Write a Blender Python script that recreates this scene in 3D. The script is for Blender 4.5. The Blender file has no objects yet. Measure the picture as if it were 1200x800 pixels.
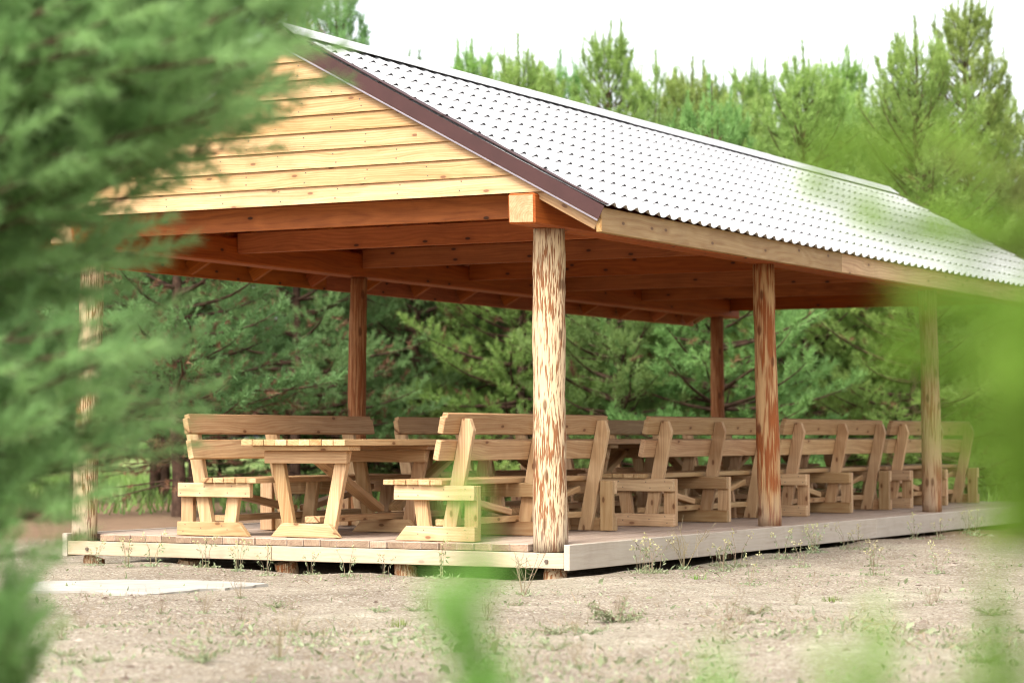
import bpy, bmesh, math, random
import numpy as np
from mathutils import Vector, Matrix
R = math.radians
rng = np.random.default_rng(7)
random.seed(7)
scn = bpy.context.scene
col = scn.collection

# ------------------------------------------------------------------ helpers
def tag(o, label=None, cat=None, group=None, kind=None):
    if label: o['label'] = label
    if cat: o['category'] = cat
    if group: o['group'] = group
    if kind: o['kind'] = kind
    return o

def empty(name, loc=(0, 0, 0), rz=0):
    o = bpy.data.objects.new(name, None)
    o.empty_display_size = .2
    col.objects.link(o)
    o.location = loc
    o.rotation_euler = (0, 0, rz)
    return o

def copy_tree(o, parent=None):
    c = o.copy()
    col.objects.link(c)
    c.parent = parent
    for ch in list(o.children):
        copy_tree(ch, c)
    return c

def link_mesh(name, me, mats, parent=None, smooth=False):
    o = bpy.data.objects.new(name, me)
    for m in (mats if isinstance(mats, (list, tuple)) else [mats]):
        me.materials.append(m)
    if smooth:
        me.polygons.foreach_set('use_smooth', [True] * len(me.polygons))
    col.objects.link(o)
    if parent: o.parent = parent
    return o

def np_mesh(name, V, F, attrs=None, mat_idx=None):
    """V (n,3); F list of arrays (m,3) or (m,4)"""
    me = bpy.data.meshes.new(name)
    V = np.asarray(V, dtype=np.float32)
    Fs = [np.asarray(f, dtype=np.int32) for f in (F if isinstance(F, list) else [F])]
    me.vertices.add(len(V))
    me.vertices.foreach_set('co', V.ravel())
    nl = sum(f.size for f in Fs); npoly = sum(len(f) for f in Fs)
    me.loops.add(nl)
    me.loops.foreach_set('vertex_index', np.concatenate([f.ravel() for f in Fs]))
    me.polygons.add(npoly)
    tot = np.concatenate([np.full(len(f), f.shape[1], dtype=np.int32) for f in Fs])
    st = np.concatenate([[0], np.cumsum(tot)[:-1]]).astype(np.int32)
    me.polygons.foreach_set('loop_start', st)
    me.polygons.foreach_set('loop_total', tot)
    if mat_idx is not None:
        me.polygons.foreach_set('material_index', np.asarray(mat_idx, dtype=np.int32))
    for k, a in (attrs or {}).items():
        a = np.asarray(a, dtype=np.float32)
        if a.ndim == 1:
            at = me.attributes.new(k, 'FLOAT', 'POINT'); at.data.foreach_set('value', a)
        else:
            at = me.attributes.new(k, 'FLOAT_VECTOR', 'POINT'); at.data.foreach_set('vector', a.ravel())
    me.update(calc_edges=True)
    me.validate()
    return me

class MB:
    """collects boards (with wood coordinates along their own grain) into ONE mesh"""
    def __init__(self):
        self.V = []; self.F = []; self.pc = []; self.ti = []; self.n = 0
    def _add(self, bm, L, M, off, tint, axis):
        bm.verts.ensure_lookup_table(); bm.verts.index_update()
        v = np.array([x.co[:] for x in bm.verts])
        pcv = np.roll(v, -axis, axis=1) + off
        W = v @ np.array(M.to_3x3()).T + np.array(M.translation)
        self.V.append(W); self.pc.append(pcv); self.ti.append(np.full(len(v), tint))
        for f in bm.faces:
            self.F.append([q.index + self.n for q in f.verts])
        self.n += len(v)
        bm.free()
    def board(self, size, M, bev=.004, axis=0, cut=None, tint=None, jit=0.0):
        """box of size (sx,sy,sz) centred on M's origin, grain along `axis`"""
        bm = bmesh.new()
        bmesh.ops.create_cube(bm, size=1)
        for v in bm.verts:
            v.co = Vector((v.co.x * size[0], v.co.y * size[1], v.co.z * size[2]))
        if cut: cut(bm)
        if jit:
            for v in bm.verts:
                v.co += Vector([random.uniform(-jit, jit) for _ in range(3)])
        if bev:
            bmesh.ops.bevel(bm, geom=list(bm.edges), offset=bev, segments=1, affect='EDGES', clamp_overlap=True)
        off = np.array([random.uniform(-40, 40), random.uniform(-.6, .6) , random.uniform(-.6, .6)])
        self._add(bm, None, M, off, random.random() if tint is None else tint, axis)
    def box(self, x0, x1, y0, y1, z0, z1, axis=0, **k):
        self.board((x1 - x0, y1 - y0, z1 - z0), Matrix.Translation(((x0 + x1) / 2, (y0 + y1) / 2, (z0 + z1) / 2)), axis=axis, **k)
    def beam(self, a, b, w, t, side=(0, 1, 0), **k):
        """bar from a to b; t = thickness along `side`, w = the other way"""
        a = Vector(a); b = Vector(b); d = (b - a); L = d.length; d.normalize()
        s = Vector(side); s = (s - d * s.dot(d)).normalized(); u = d.cross(s)
        M = Matrix((d, s, u)).transposed().to_4x4(); M.translation = (a + b) / 2
        self.board((L, t, w), M, axis=0, **k)
    def prism(self, pts, y0, y1, axis=0, bev=.004, tint=None):
        """outline pts in the xz plane pushed from y0 to y1"""
        bm = bmesh.new()
        v0 = [bm.verts.new((p[0], y0, p[1])) for p in pts]
        v1 = [bm.verts.new((p[0], y1, p[1])) for p in pts]
        bm.faces.new(v0); bm.faces.new(v1[::-1])
        n = len(pts)
        for i in range(n):
            bm.faces.new((v0[(i + 1) % n], v0[i], v1[i], v1[(i + 1) % n]))
        bmesh.ops.recalc_face_normals(bm, faces=bm.faces)
        if bev: bmesh.ops.bevel(bm, geom=list(bm.edges), offset=bev, segments=1, affect='EDGES', clamp_overlap=True)
        off = np.array([random.uniform(-40, 40), random.uniform(-.6, .6), random.uniform(-.6, .6)])
        self._add(bm, None, Matrix.Identity(4), off, random.random() if tint is None else tint, axis)
    def build(self, name, mat, parent=None):
        me = bpy.data.meshes.new(name)
        me.from_pydata(np.concatenate(self.V).tolist(), [], self.F)
        a = me.attributes.new('pc', 'FLOAT_VECTOR', 'POINT'); a.data.foreach_set('vector', np.concatenate(self.pc).astype(np.float32).ravel())
        a = me.attributes.new('tint', 'FLOAT', 'POINT'); a.data.foreach_set('value', np.concatenate(self.ti).astype(np.float32))
        return link_mesh(name, me, mat, parent)

# ------------------------------------------------------------------ materials
def newmat(name):
    m = bpy.data.materials.new(name); m.use_nodes = True
    nt = m.node_tree; nt.nodes.clear()
    out = nt.nodes.new('ShaderNodeOutputMaterial')
    return m, nt, out
class N:
    def __init__(s, nt): s.nt = nt
    def __call__(s, typ, ins=None, **props):
        n = s.nt.nodes.new('ShaderNode' + typ)
        for k, v in props.items(): setattr(n, k, v)
        for k, v in (ins or {}).items():
            sock = n.inputs[k]
            if isinstance(v, bpy.types.NodeSocket): s.nt.links.new(v, sock)
            else: sock.default_value = v
        return n
    def math(s, op, a, b=None, clamp=False):
        n = s.nt.nodes.new('ShaderNodeMath'); n.operation = op; n.use_clamp = clamp
        for i, v in enumerate((a, b)):
            if v is None: continue
            if isinstance(v, bpy.types.NodeSocket): s.nt.links.new(v, n.inputs[i])
            else: n.inputs[i].default_value = v
        return n.outputs[0]
    def mix(s, f, a, b, mode='MIX'):
        n = s.nt.nodes.new('ShaderNodeMix'); n.data_type = 'RGBA'; n.blend_type = mode
        for i, v in ((0, f), (6, a), (7, b)):
            if isinstance(v, bpy.types.NodeSocket): s.nt.links.new(v, n.inputs[i])
            else: n.inputs[i].default_value = v if i == 0 or len(v) == 4 else (*v, 1)
        return n.outputs[2]
    def ramp(s, f, stops, interp='LINEAR'):
        n = s.nt.nodes.new('ShaderNodeValToRGB'); n.color_ramp.interpolation = interp
        e = n.color_ramp.elements
        while len(e) < len(stops): e.new(.5)
        for q, (p, c) in zip(e, stops):
            q.position = p; q.color = c if len(c) == 4 else (*c, 1)
        s.nt.links.new(f, n.inputs[0])
        return n.outputs[0]
    def link(s, a, b): s.nt.links.new(a, b)

def wood(name, light, dark, knot=(.16, .07, .025), rough=.62, weather=0.0, wcol=(.5, .45, .4), knots=.5, tintamt=.35, bump=.25, stain=None):
    m, nt, out = newmat(name); n = N(nt)
    at = n('Attribute', attribute_name='pc'); p = at.outputs['Vector']
    ti = n('Attribute', attribute_name='tint').outputs['Fac']
    # slow wander of the grain
    mp0 = n('Mapping', {'Vector': p, 'Scale': (1.1, 5, 5)}).outputs[0]
    w = n('Noise', {'Vector': mp0, 'Scale': 1.0, 'Detail': 2.0}).outputs['Color']
    pw = n('VectorMath', {0: p, 1: n('VectorMath', {0: w, 'Scale': .12}, operation='SCALE').outputs[0]}, operation='ADD').outputs[0]
    # growth figure: broad bands running along the board
    mp1 = n('Mapping', {'Vector': pw, 'Scale': (.5, 34, 34)}).outputs[0]
    fig = n('Noise', {'Vector': mp1, 'Scale': 1.0, 'Detail': 3.0, 'Roughness': .6}).outputs['Fac']
    mp2 = n('Mapping', {'Vector': pw, 'Scale': (5, 190, 190)}).outputs[0]
    fine = n('Noise', {'Vector': mp2, 'Scale': 1.0, 'Detail': 2.0}).outputs['Fac']
    # cathedral rings
    sp = n('SeparateXYZ', {0: pw})
    rr = n.math('SQRT', n.math('ADD', n.math('POWER', sp.outputs[1], 2.0), n.math('POWER', sp.outputs[2], 2.0)))
    ring = n.math('SINE', n.math('MULTIPLY', n.math('ADD', rr, n.math('MULTIPLY', sp.outputs[0], .012)), 330.0))
    ring = n.math('MULTIPLY_ADD', ring, .5); nt.nodes[-1].inputs[2].default_value = .5
    f = n.math('ADD', n.math('MULTIPLY', fig, .9), n.math('MULTIPLY', fine, .25))
    f = n.math('ADD', f, n.math('MULTIPLY', ring, .16))
    c = n.ramp(f, [(.42, light), (.92, dark)])
    # knots
    sk = n('SeparateXYZ', {0: p})
    mk = n('CombineXYZ', {0: n.math('MULTIPLY', sk.outputs[0], 2.8), 1: n.math('MULTIPLY', n.math('ADD', sk.outputs[1], sk.outputs[2]), 6.0)}).outputs[0]
    vo = n('TexVoronoi', {'Vector': mk, 'Scale': 1.0, 'Randomness': 1.0}, voronoi_dimensions='2D')
    kd = vo.outputs['Distance']
    kc = n('SeparateXYZ', {0: vo.outputs['Color']}).outputs[0]
    big = n.math('MULTIPLY', n.math('GREATER_THAN', kc, 1 - knots), 1.0)
    core = n.math('MULTIPLY', n('MapRange', {'Value': kd, 'From Min': .085, 'From Max': .05, 'To Min': 0, 'To Max': .9}).outputs[0], big)
    halo = n.math('MULTIPLY', n('MapRange', {'Value': kd, 'From Min': .24, 'From Max': .07, 'To Min': 0, 'To Max': .55}).outputs[0], big)
    c = n.mix(halo, c, dark)
    c = n.mix(core, c, knot)
    # board to board variation
    tv = n('MapRange', {'Value': ti, 'To Min': 1 - tintamt, 'To Max': 1 + tintamt * .45}).outputs[0]
    c = n('HueSaturation', {'Color': c, 'Value': tv, 'Saturation': n('MapRange', {'Value': ti, 'To Min': 1.08, 'To Max': .94}).outputs[0]}).outputs[0]
    oi = n('ObjectInfo').outputs['Random']
    c = n('HueSaturation', {'Color': c, 'Hue': n('MapRange', {'Value': oi, 'To Min': .490, 'To Max': .502}).outputs[0], 'Value': n('MapRange', {'Value': n.math('FRACT', n.math('MULTIPLY', oi, 17.3)), 'To Min': .86, 'To Max': 1.10}).outputs[0]}).outputs[0]
    # broad blotches of dirt and weathering
    geo = n('NewGeometry').outputs['Position']
    b = n('TexNoise' if False else 'TexNoise', {'Vector': geo, 'Scale': 2.6, 'Detail': 5.0, 'Roughness': .65}).outputs['Fac']
    c = n.mix(n('MapRange', {'Value': b, 'From Min': .5, 'From Max': .78, 'To Min': 0, 'To Max': .35}).outputs[0], c, tuple(q * .55 for q in dark))
    if weather:
        c = n.mix(n('MapRange', {'Value': n.math('ADD', b, n.math('MULTIPLY', fine, .3)), 'From Min': .3, 'From Max': .8, 'To Min': weather, 'To Max': weather * .45}).outputs[0], c, wcol)
    if stain:
        b2 = n('TexNoise', {'Vector': geo, 'Scale': 5.0, 'Detail': 6.0, 'Roughness': .7}).outputs['Fac']
        c = n.mix(n('MapRange', {'Value': b2, 'From Min': .52, 'From Max': .7, 'To Min': 0, 'To Max': .6}).outputs[0], c, stain)
    bp = n('Bump', {'Height': n.math('ADD', fine, n.math('MULTIPLY', fig, .6)), 'Strength': bump, 'Distance': .004})
    bs = n('BsdfPrincipled', {'Base Color': c, 'Roughness': rough, 'Normal': bp.outputs[0], 'Specular IOR Level': .3})
    n.link(bs.outputs[0], out.inputs[0])
    return m
_oldcall = N.__call__
def _call(s, typ, ins=None, **props):
    if typ in ('Noise', 'Voronoi', 'Wave', 'Musgrave'): typ = 'Tex' + typ
    return _oldcall(s, typ, ins, **props)
N.__call__ = _call

M = {}
M['furn'] = wood('pine_wood', (.60, .415, .215), (.37, .205, .088), knots=.34)
M['siding'] = wood('pale_pine_siding', (.52, .345, .165), (.33, .17, .058), knot=(.15, .065, .025), knots=.55, tintamt=.2, rough=.5)
M['frame'] = wood('red_brown_timber', (.45, .138, .030), (.26, .068, .013), knot=(.04, .014, .006), knots=.35, tintamt=.2)
M['beamend'] = wood('pale_cut_timber', (.52, .37, .20), (.36, .21, .095), knots=.2, tintamt=.1, stain=(.30, .14, .06))
M['deck'] = wood('weathered_deck', (.50, .38, .27), (.30, .20, .125), knots=.2, weather=.55, wcol=(.56, .46, .38), tintamt=.15)
M['deckgrey'] = wood('grey_deck_edge', (.50, .42, .33), (.36, .28, .2), knots=.12, weather=.75, wcol=(.47, .42, .35), tintamt=.08)
M['deckfront'] = wood('deck_front', (.53, .40, .25), (.35, .24, .13), knots=.3, weather=.6, wcol=(.41, .365, .30), tintamt=.12)

M['deckend'] = wood('plank_end_grain', (.42, .30, .18), (.22, .13, .07), knots=.1, weather=.25, wcol=(.35, .28, .22), tintamt=.45)

def logmat(name, pale, bark, cover, red=(.33, .10, .03), grey=0.0, bw=.3, soft=.06, sc=(80, 9.5)):
    m, nt, out = newmat(name); n = N(nt)
    p = n('TexCoord').outputs['Object']
    oi = n('ObjectInfo').outputs['Random']
    p = n('VectorMath', {0: p, 1: n('CombineXYZ', {0: n.math('MULTIPLY', oi, 13.0), 1: n.math('MULTIPLY', oi, 7.0), 2: n.math('MULTIPLY', oi, 31.0)}).outputs[0]}, operation='ADD').outputs[0]
    a = n('Noise', {'Vector': n('Mapping', {'Vector': p, 'Scale': (sc[0], sc[0], sc[1])}).outputs[0], 'Scale': 1.0, 'Detail': 2.0, 'Roughness': .5, 'Distortion': .12}).outputs['Fac']
    b = n('Noise', {'Vector': n('Mapping', {'Vector': p, 'Scale': (6, 6, 1.6)}).outputs[0], 'Scale': 1.0, 'Detail': 2.0}).outputs['Fac']
    f = n.math('ADD', a, n.math('MULTIPLY', n.math('SUBTRACT', b, .5), bw))
    mask = n('MapRange', {'Value': f, 'From Min': 1 - cover, 'From Max': 1 - cover + soft}).outputs[0]
    fine = n('Noise', {'Vector': n('Mapping', {'Vector': p, 'Scale': (120, 120, 12)}).outputs[0], 'Scale': 1.0, 'Detail': 2.0}).outputs['Fac']
    base = n.mix(fine, pale, tuple(q * .72 for q in pale))
    brk = n.mix(b, bark, red)
    brk = n.mix(n.math('MULTIPLY', fine, .6), brk, tuple(q * .4 for q in bark))
    c = n.mix(mask, base, brk)
    if grey:
        zz = n('SeparateXYZ', {0: n('TexCoord').outputs['Object']}).outputs[2]
        g = n('MapRange', {'Value': n.math('ADD', zz, n.math('MULTIPLY', n.math('SUBTRACT', b, .5), 1.2)), 'From Min': .5, 'From Max': .05, 'To Min': 0, 'To Max': grey}).outputs[0]
        c = n.mix(g, c, (.22, .20, .18))
    sk = n('SeparateXYZ', {0: p})
    kv = n('CombineXYZ', {0: n.math('MULTIPLY', n.math('ADD', sk.outputs[0], n.math('MULTIPLY', sk.outputs[1], .6)), 5.0), 1: n.math('MULTIPLY', sk.outputs[2], 2.1)}).outputs[0]
    kd = n('TexVoronoi', {'Vector': kv, 'Scale': 1.0}, voronoi_dimensions='2D').outputs['Distance']
    c = n.mix(n('MapRange', {'Value': kd, 'From Min': .12, 'From Max': .06, 'To Min': 0, 'To Max': .8}).outputs[0], c, tuple(q * .45 for q in bark))
    bp = n('Bump', {'Height': n.math('ADD', mask, n.math('MULTIPLY', fine, .4)), 'Strength': .8, 'Distance': .006})
    bs = n('BsdfPrincipled', {'Base Color': c, 'Roughness': .75, 'Normal': bp.outputs[0], 'Specular IOR Level': .2})
    n.link(bs.outputs[0], out.inputs[0])
    return m
M['log_pale'] = logmat('peeled_log', (.62, .46, .28), (.25, .115, .05), .51, red=(.28, .10, .035), grey=.5, soft=.10, bw=.5, sc=(92, 7.5))
M['log_red'] = logmat('half_peeled_log', (.58, .36, .17), (.27, .08, .025), .63, red=(.40, .125, .035), grey=.5, bw=1.0, soft=.2, sc=(55, 3.5))
M['log_tan'] = logmat('weathered_log', (.48, .32, .18), (.27, .125, .055), .54, red=(.36, .15, .06), grey=.5, bw=.6, soft=.2, sc=(75, 4.5))
M['log_dark'] = logmat('barked_log', (.42, .20, .085), (.22, .075, .025), .62, soft=.22, sc=(60, 3.2))
M['log_stump'] = logmat('stump_log', (.50, .36, .22), (.28, .14, .06), .52)

def plain(name, c, rough=.5, spec=.5, noise=0., metallic=0., nscale=6., bump=0.):
    m, nt, out = newmat(name); n = N(nt)
    geo = n('NewGeometry').outputs['Position']
    b = n('TexNoise', {'Vector': geo, 'Scale': nscale, 'Detail': 5.0, 'Roughness': .65}).outputs['Fac']
    cc = n.mix(n('MapRange', {'Value': b, 'From Min': .35, 'From Max': .7, 'To Min': 0, 'To Max': 1}).outputs[0], tuple(q * (1 - noise) for q in c), tuple(min(1, q * (1 + noise)) for q in c))
    ins = {'Base Color': cc, 'Roughness': rough, 'Specular IOR Level': spec, 'Metallic': metallic}
    if bump: ins['Normal'] = n('Bump', {'Height': b, 'Strength': bump, 'Distance': .01}).outputs[0]
    bs = n('BsdfPrincipled', ins)
    n.link(bs.outputs[0], out.inputs[0])
    return m
M['roof'] = plain('sky_sheen_roof_sheet', (.42, .415, .415), rough=.4, spec=.5, noise=.03, nscale=1.5)  # base colour lightened to paint in the sky's reflection on glossy sheets and cap
M['barge'] = plain('brown_sheet_metal', (.048, .017, .015), rough=.5, spec=.3, noise=.12)
M['drip'] = plain('pale_drip_edge', (.20, .17, .19), rough=.4, spec=.4, noise=.05)
M['iron'] = plain('rusty_bolt', (.10, .07, .05), rough=.6, noise=.2)
M['slab'] = plain('pale_concrete', (.35, .325, .28), rough=.9, spec=.1, noise=.16, nscale=4., bump=.15)
M['bark'] = plain('pine_bark', (.075, .044, .030), rough=.9, spec=.1, noise=.5, nscale=9., bump=.8)
M['twig'] = plain('dead_twig', (.16, .085, .05), rough=.9, spec=.1, noise=.35)

def leaf(name, a, b, transl=.3, rough=.55, obvar=.15):
    m, nt, out = newmat(name); n = N(nt)
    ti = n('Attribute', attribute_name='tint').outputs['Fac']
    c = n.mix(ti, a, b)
    oi = n('ObjectInfo').outputs['Random']
    c = n('HueSaturation', {'Color': c, 'Hue': n('MapRange', {'Value': oi, 'To Min': .5 - .02, 'To Max': .5 + .02}).outputs[0], 'Value': n('MapRange', {'Value': oi, 'To Min': 1 - obvar, 'To Max': 1 + obvar}).outputs[0]}).outputs[0]
    d = n('BsdfPrincipled', {'Base Color': c, 'Roughness': rough, 'Specular IOR Level': .25})
    t = n('BsdfTranslucent', {'Color': c})
    mx = n('MixShader', {0: transl, 1: d.outputs[0], 2: t.outputs[0]})
    n.link(mx.outputs[0], out.inputs[0])
    return m
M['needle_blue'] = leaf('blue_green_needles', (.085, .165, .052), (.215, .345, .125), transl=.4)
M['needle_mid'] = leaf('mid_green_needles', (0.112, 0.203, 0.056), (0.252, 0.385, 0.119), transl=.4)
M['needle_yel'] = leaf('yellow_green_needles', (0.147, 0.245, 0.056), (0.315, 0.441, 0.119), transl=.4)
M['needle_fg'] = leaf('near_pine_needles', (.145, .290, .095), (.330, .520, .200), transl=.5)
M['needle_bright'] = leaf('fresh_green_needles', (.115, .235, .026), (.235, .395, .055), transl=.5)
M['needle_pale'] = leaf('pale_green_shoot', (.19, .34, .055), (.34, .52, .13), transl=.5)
M['needle_dead'] = leaf('dead_needles', (.13, .060, .035), (.26, .13, .075), transl=.15)
M['weed'] = leaf('weed_leaf', (.18, .22, .10), (.36, .40, .25), transl=.3)
M['weedgreen'] = leaf('green_blade', (.10, .18, .03), (.22, .32, .07), transl=.35)
M['flower'] = leaf('pale_yellow_flower', (.42, .40, .17), (.58, .55, .33), transl=.3)
M['drystalk'] = leaf('dry_stalk', (.19, .14, .085), (.38, .30, .19), transl=.1)
M['chip'] = leaf('litter_chip', (.10, .068, .046), (.42, .36, .28), transl=0., rough=.9)
M['grass'] = leaf('meadow_grass', (.09, .15, .03), (.19, .28, .07), transl=.35)

def ground_mat():
    m, nt, out = newmat('sandy_ground'); n = N(nt)
    geo = n('NewGeometry').outputs['Position']
    xyz = n('SeparateXYZ', {0: geo})
    big = n('TexNoise', {'Vector': geo, 'Scale': .55, 'Detail': 6.0, 'Roughness': .6}).outputs['Fac']
    mid = n('TexNoise', {'Vector': geo, 'Scale': 3.5, 'Detail': 6.0, 'Roughness': .7}).outputs['Fac']
    fine = n('TexNoise', {'Vector': geo, 'Scale': 60.0, 'Detail': 4.0, 'Roughness': .75}).outputs['Fac']
    grit = n('TexVoronoi', {'Vector': geo, 'Scale': 75.0}).outputs['Color']
    g1 = n('SeparateXYZ', {0: grit}).outputs[0]
    c = n.ramp(n.math('ADD', n.math('MULTIPLY', mid, .5), n.math('MULTIPLY', big, .5)),
               [(.32, (.14, .110, .080)), (.45, (.245, .203, .150)), (.56, (.335, .285, .215)), (.67, (.53, .47, .37))])
    c = n.mix(n('MapRange', {'Value': fine, 'From Min': .42, 'From Max': .64, 'To Min': .0, 'To Max': .65}).outputs[0], c, (.13, .10, .072))
    c = n.mix(n('MapRange', {'Value': g1, 'From Min': .80, 'From Max': .86, 'To Min': 0, 'To Max': .55}).outputs[0], c, (.48, .44, .37))
    c = n.mix(n('MapRange', {'Value': g1, 'From Min': .13, 'From Max': .09, 'To Min': 0, 'To Max': .6}).outputs[0], c, (.13, .085, .06))
    # greenish film of tiny weeds in patches
    c = n.mix(n('MapRange', {'Value': n.math('ADD', n.math('MULTIPLY', big, .6), n.math('MULTIPLY', fine, .4)), 'From Min': .52, 'From Max': .66, 'To Min': 0, 'To Max': .5}).outputs[0], c, (.17, .18, .105))
    # needle litter and meadow under and beyond the trees
    far = n.math('ADD', xyz.outputs[1], n.math('MULTIPLY', xyz.outputs[0], -.55))
    far = n.math('ADD', far, n.math('MULTIPLY', n.math('SUBTRACT', mid, .5), 5.0))
    lit = n.mix(mid, (.12, .07, .042), (.24, .16, .10))
    c = n.mix(n('MapRange', {'Value': far, 'From Min': 5.0, 'From Max': 8.5}).outputs[0], c, lit)
    grs = n.mix(mid, (.13, .17, .05), (.24, .30, .10))
    c = n.mix(n('MapRange', {'Value': far, 'From Min': 24., 'From Max': 30.}).outputs[0], c, grs)
    h = n.math('ADD', n.math('MULTIPLY', fine, .5), n.math('ADD', mid, n.math('MULTIPLY', g1, .25)))
    bp = n('Bump', {'Height': h, 'Strength': .7, 'Distance': .03})
    bs = n('BsdfPrincipled', {'Base Color': c, 'Roughness': .95, 'Specular IOR Level': .1, 'Normal': bp.outputs[0]})
    n.link(bs.outputs[0], out.inputs[0])
    return m
M['ground'] = ground_mat()

# ------------------------------------------------------------------ camera and light
HD = .24                                   # deck top above the ground
CAM = Vector((7.812, -15.367, 1.01))
YAW = R(28.3)
FWD = Vector((-math.sin(YAW), math.cos(YAW), 0)); RGT = Vector((math.cos(YAW), math.sin(YAW), 0))
def loc(lat, dep, z=0.):                   # metres to the right of / ahead of where the photographer crouches
    p = CAM + RGT * lat + FWD * dep
    return Vector((p.x, p.y, z))
cd = bpy.data.cameras.new('camera'); cam = bpy.data.objects.new('camera', cd); col.objects.link(cam)
cam.location = CAM
cam.rotation_euler = (R(90) + math.atan(112 / 2833), 0, YAW)
cd.sensor_width = 36; cd.lens = 2833 / 1200 * 36
cd.clip_end = 2000; cd.clip_start = .05
cd.dof.use_dof = True; cd.dof.focus_distance = 17.2; cd.dof.aperture_fstop = 2.3
scn.camera = cam

w = bpy.data.worlds.new('World'); scn.world = w; w.use_nodes = True
nt = w.node_tree; nt.nodes.clear()
SUN_EL, SUN_AZ = R(50), R(178)             # azimuth clockwise from +Y: the light comes over the photographer's left shoulder
sky = nt.nodes.new('ShaderNodeTexSky'); sky.sky_type = 'NISHITA'; sky.sun_disc = False
sky.sun_elevation = SUN_EL; sky.sun_rotation = SUN_AZ; sky.dust_density = 4; sky.air_density = 1.0; sky.ozone_density = 1.0
hs = nt.nodes.new('ShaderNodeHueSaturation'); hs.inputs['Saturation'].default_value = .22
bg = nt.nodes.new('ShaderNodeBackground'); bg.inputs[1].default_value = .15
wo = nt.nodes.new('ShaderNodeOutputWorld')
nt.links.new(sky.outputs[0], hs.inputs['Color']); nt.links.new(hs.outputs[0], bg.inputs[0]); nt.links.new(bg.outputs[0], wo.inputs[0])
sl = bpy.data.lights.new('sun', 'SUN'); sl.energy = 1.5; sl.angle = R(25); sl.color = (1, .95, .86)
so = bpy.data.objects.new('sun', sl); col.objects.link(so)
d = Vector((math.sin(SUN_AZ) * math.cos(SUN_EL), math.cos(SUN_AZ) * math.cos(SUN_EL), math.sin(SUN_EL)))
so.rotation_euler = (-d).to_track_quat('-Z', 'Y').to_euler(); so.location = (0, -10, 20)
scn.view_settings.view_transform = 'Standard'; scn.view_settings.look = 'None'
scn.view_settings.exposure = 1.55; scn.view_settings.gamma = 1
scn.cycles.use_denoising = True
scn.cycles.pixel_filter_type = 'BLACKMAN_HARRIS'; scn.cycles.filter_width = 1.05
scn.cycles.max_bounces = 8; scn.cycles.diffuse_bounces = 5; scn.cycles.glossy_bounces = 3; scn.cycles.transmission_bounces = 4
scn.cycles.caustics_reflective = False; scn.cycles.caustics_refractive = False
scn.cycles.sample_clamp_indirect = 6

# ------------------------------------------------------------------ ground
def gh(x, y):
    h = .018 * np.sin(x * 1.3 + .4) * np.cos(y * .9) + .012 * np.sin(x * 3.1 + y * 2.3) + .008 * np.sin(x * 6.7 - y * 5.1 + 1)
    h = h + .035 * np.exp(-((x - .3) / .7) ** 2) * np.clip((y - 1.5) / 3, 0, 1) * (y < 20)
    h = h - .03 * ((x > -4.6) & (x < -.1) & (y > .15) & (y < 13))
    rx, ry = x - CAM.x, y - CAM.y                # level where the slab lies
    la, de = rx * RGT.x + ry * RGT.y, rx * FWD.x + ry * FWD.y
    h = h * (1 - np.exp(-(((la + 2.5) / 1.1) ** 2 + ((de - 16.2) / 1.0) ** 2) ** 2))
    near = np.clip(1 - (np.hypot(x, y) - 30) / 30, 0, 1)
    return h * near
def grid_axis(c0, c1, step, far):
    a = np.arange(c0, c1, step)
    g = [c1]; s = step
    while g[-1] < far: s *= 1.25; g.append(g[-1] + s)
    q = [c0]; s = step
    while q[-1] > -far: s *= 1.25; q.append(q[-1] - s)
    return np.concatenate([q[:0:-1], a, g])
xs = grid_axis(-9, 10, .12, 900.); ys = grid_axis(-14, 12, .12, 900.)
X, Y = np.meshgrid(xs, ys, indexing='ij')
Z = gh(X, Y)
V = np.stack([X.ravel(), Y.ravel(), Z.ravel()], 1)
nx, ny = len(xs), len(ys)
i = np.arange(nx - 1)[:, None] * ny + np.arange(ny - 1)[None, :]
F = np.stack([i.ravel(), (i + ny).ravel(), (i + ny + 1).ravel(), (i + 1).ravel()], 1)
tag(link_mesh('ground', np_mesh('ground', V, F), M['ground'], smooth=True), kind='structure')

# ------------------------------------------------------------------ pavilion
PAV = empty('picnic_pavilion', (0, 0, 0))
tag(PAV, 'open-sided timber picnic pavilion on a low deck under a pale tiled gable roof', 'pavilion')
DL = 12.9; DW = 4.5
# deck: planks run away from the viewer, ends showing at the front
mb = MB()
pw_ = .1475; k = 0; x = -DW + .04
while x + pw_ < -.035:
    cuts = sorted([0] + [random.uniform(3, 5) + 4.1 * j for j in range(2)] + [DL])
    for a, b in zip(cuts[:-1], cuts[1:]):
        e0 = random.uniform(-.012, .004) if a == 0 else .003
        if a == 0 and (x > -.37 or x < -DW + .37): e0 = .245 if -.37 < x + pw_ / 2 < -.03 or x < -DW + .33 else e0
        mb.box(x, x + pw_ - .006, a + e0, b - .003, HD - .05, HD + random.uniform(-.003, .003), axis=1, bev=.003)
    x += pw_
deck = mb.build('deck', M['deck'], PAV)
def part(name, mat, parent, fn):
    b = MB(); fn(b); return b.build(name, mat, parent)
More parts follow.
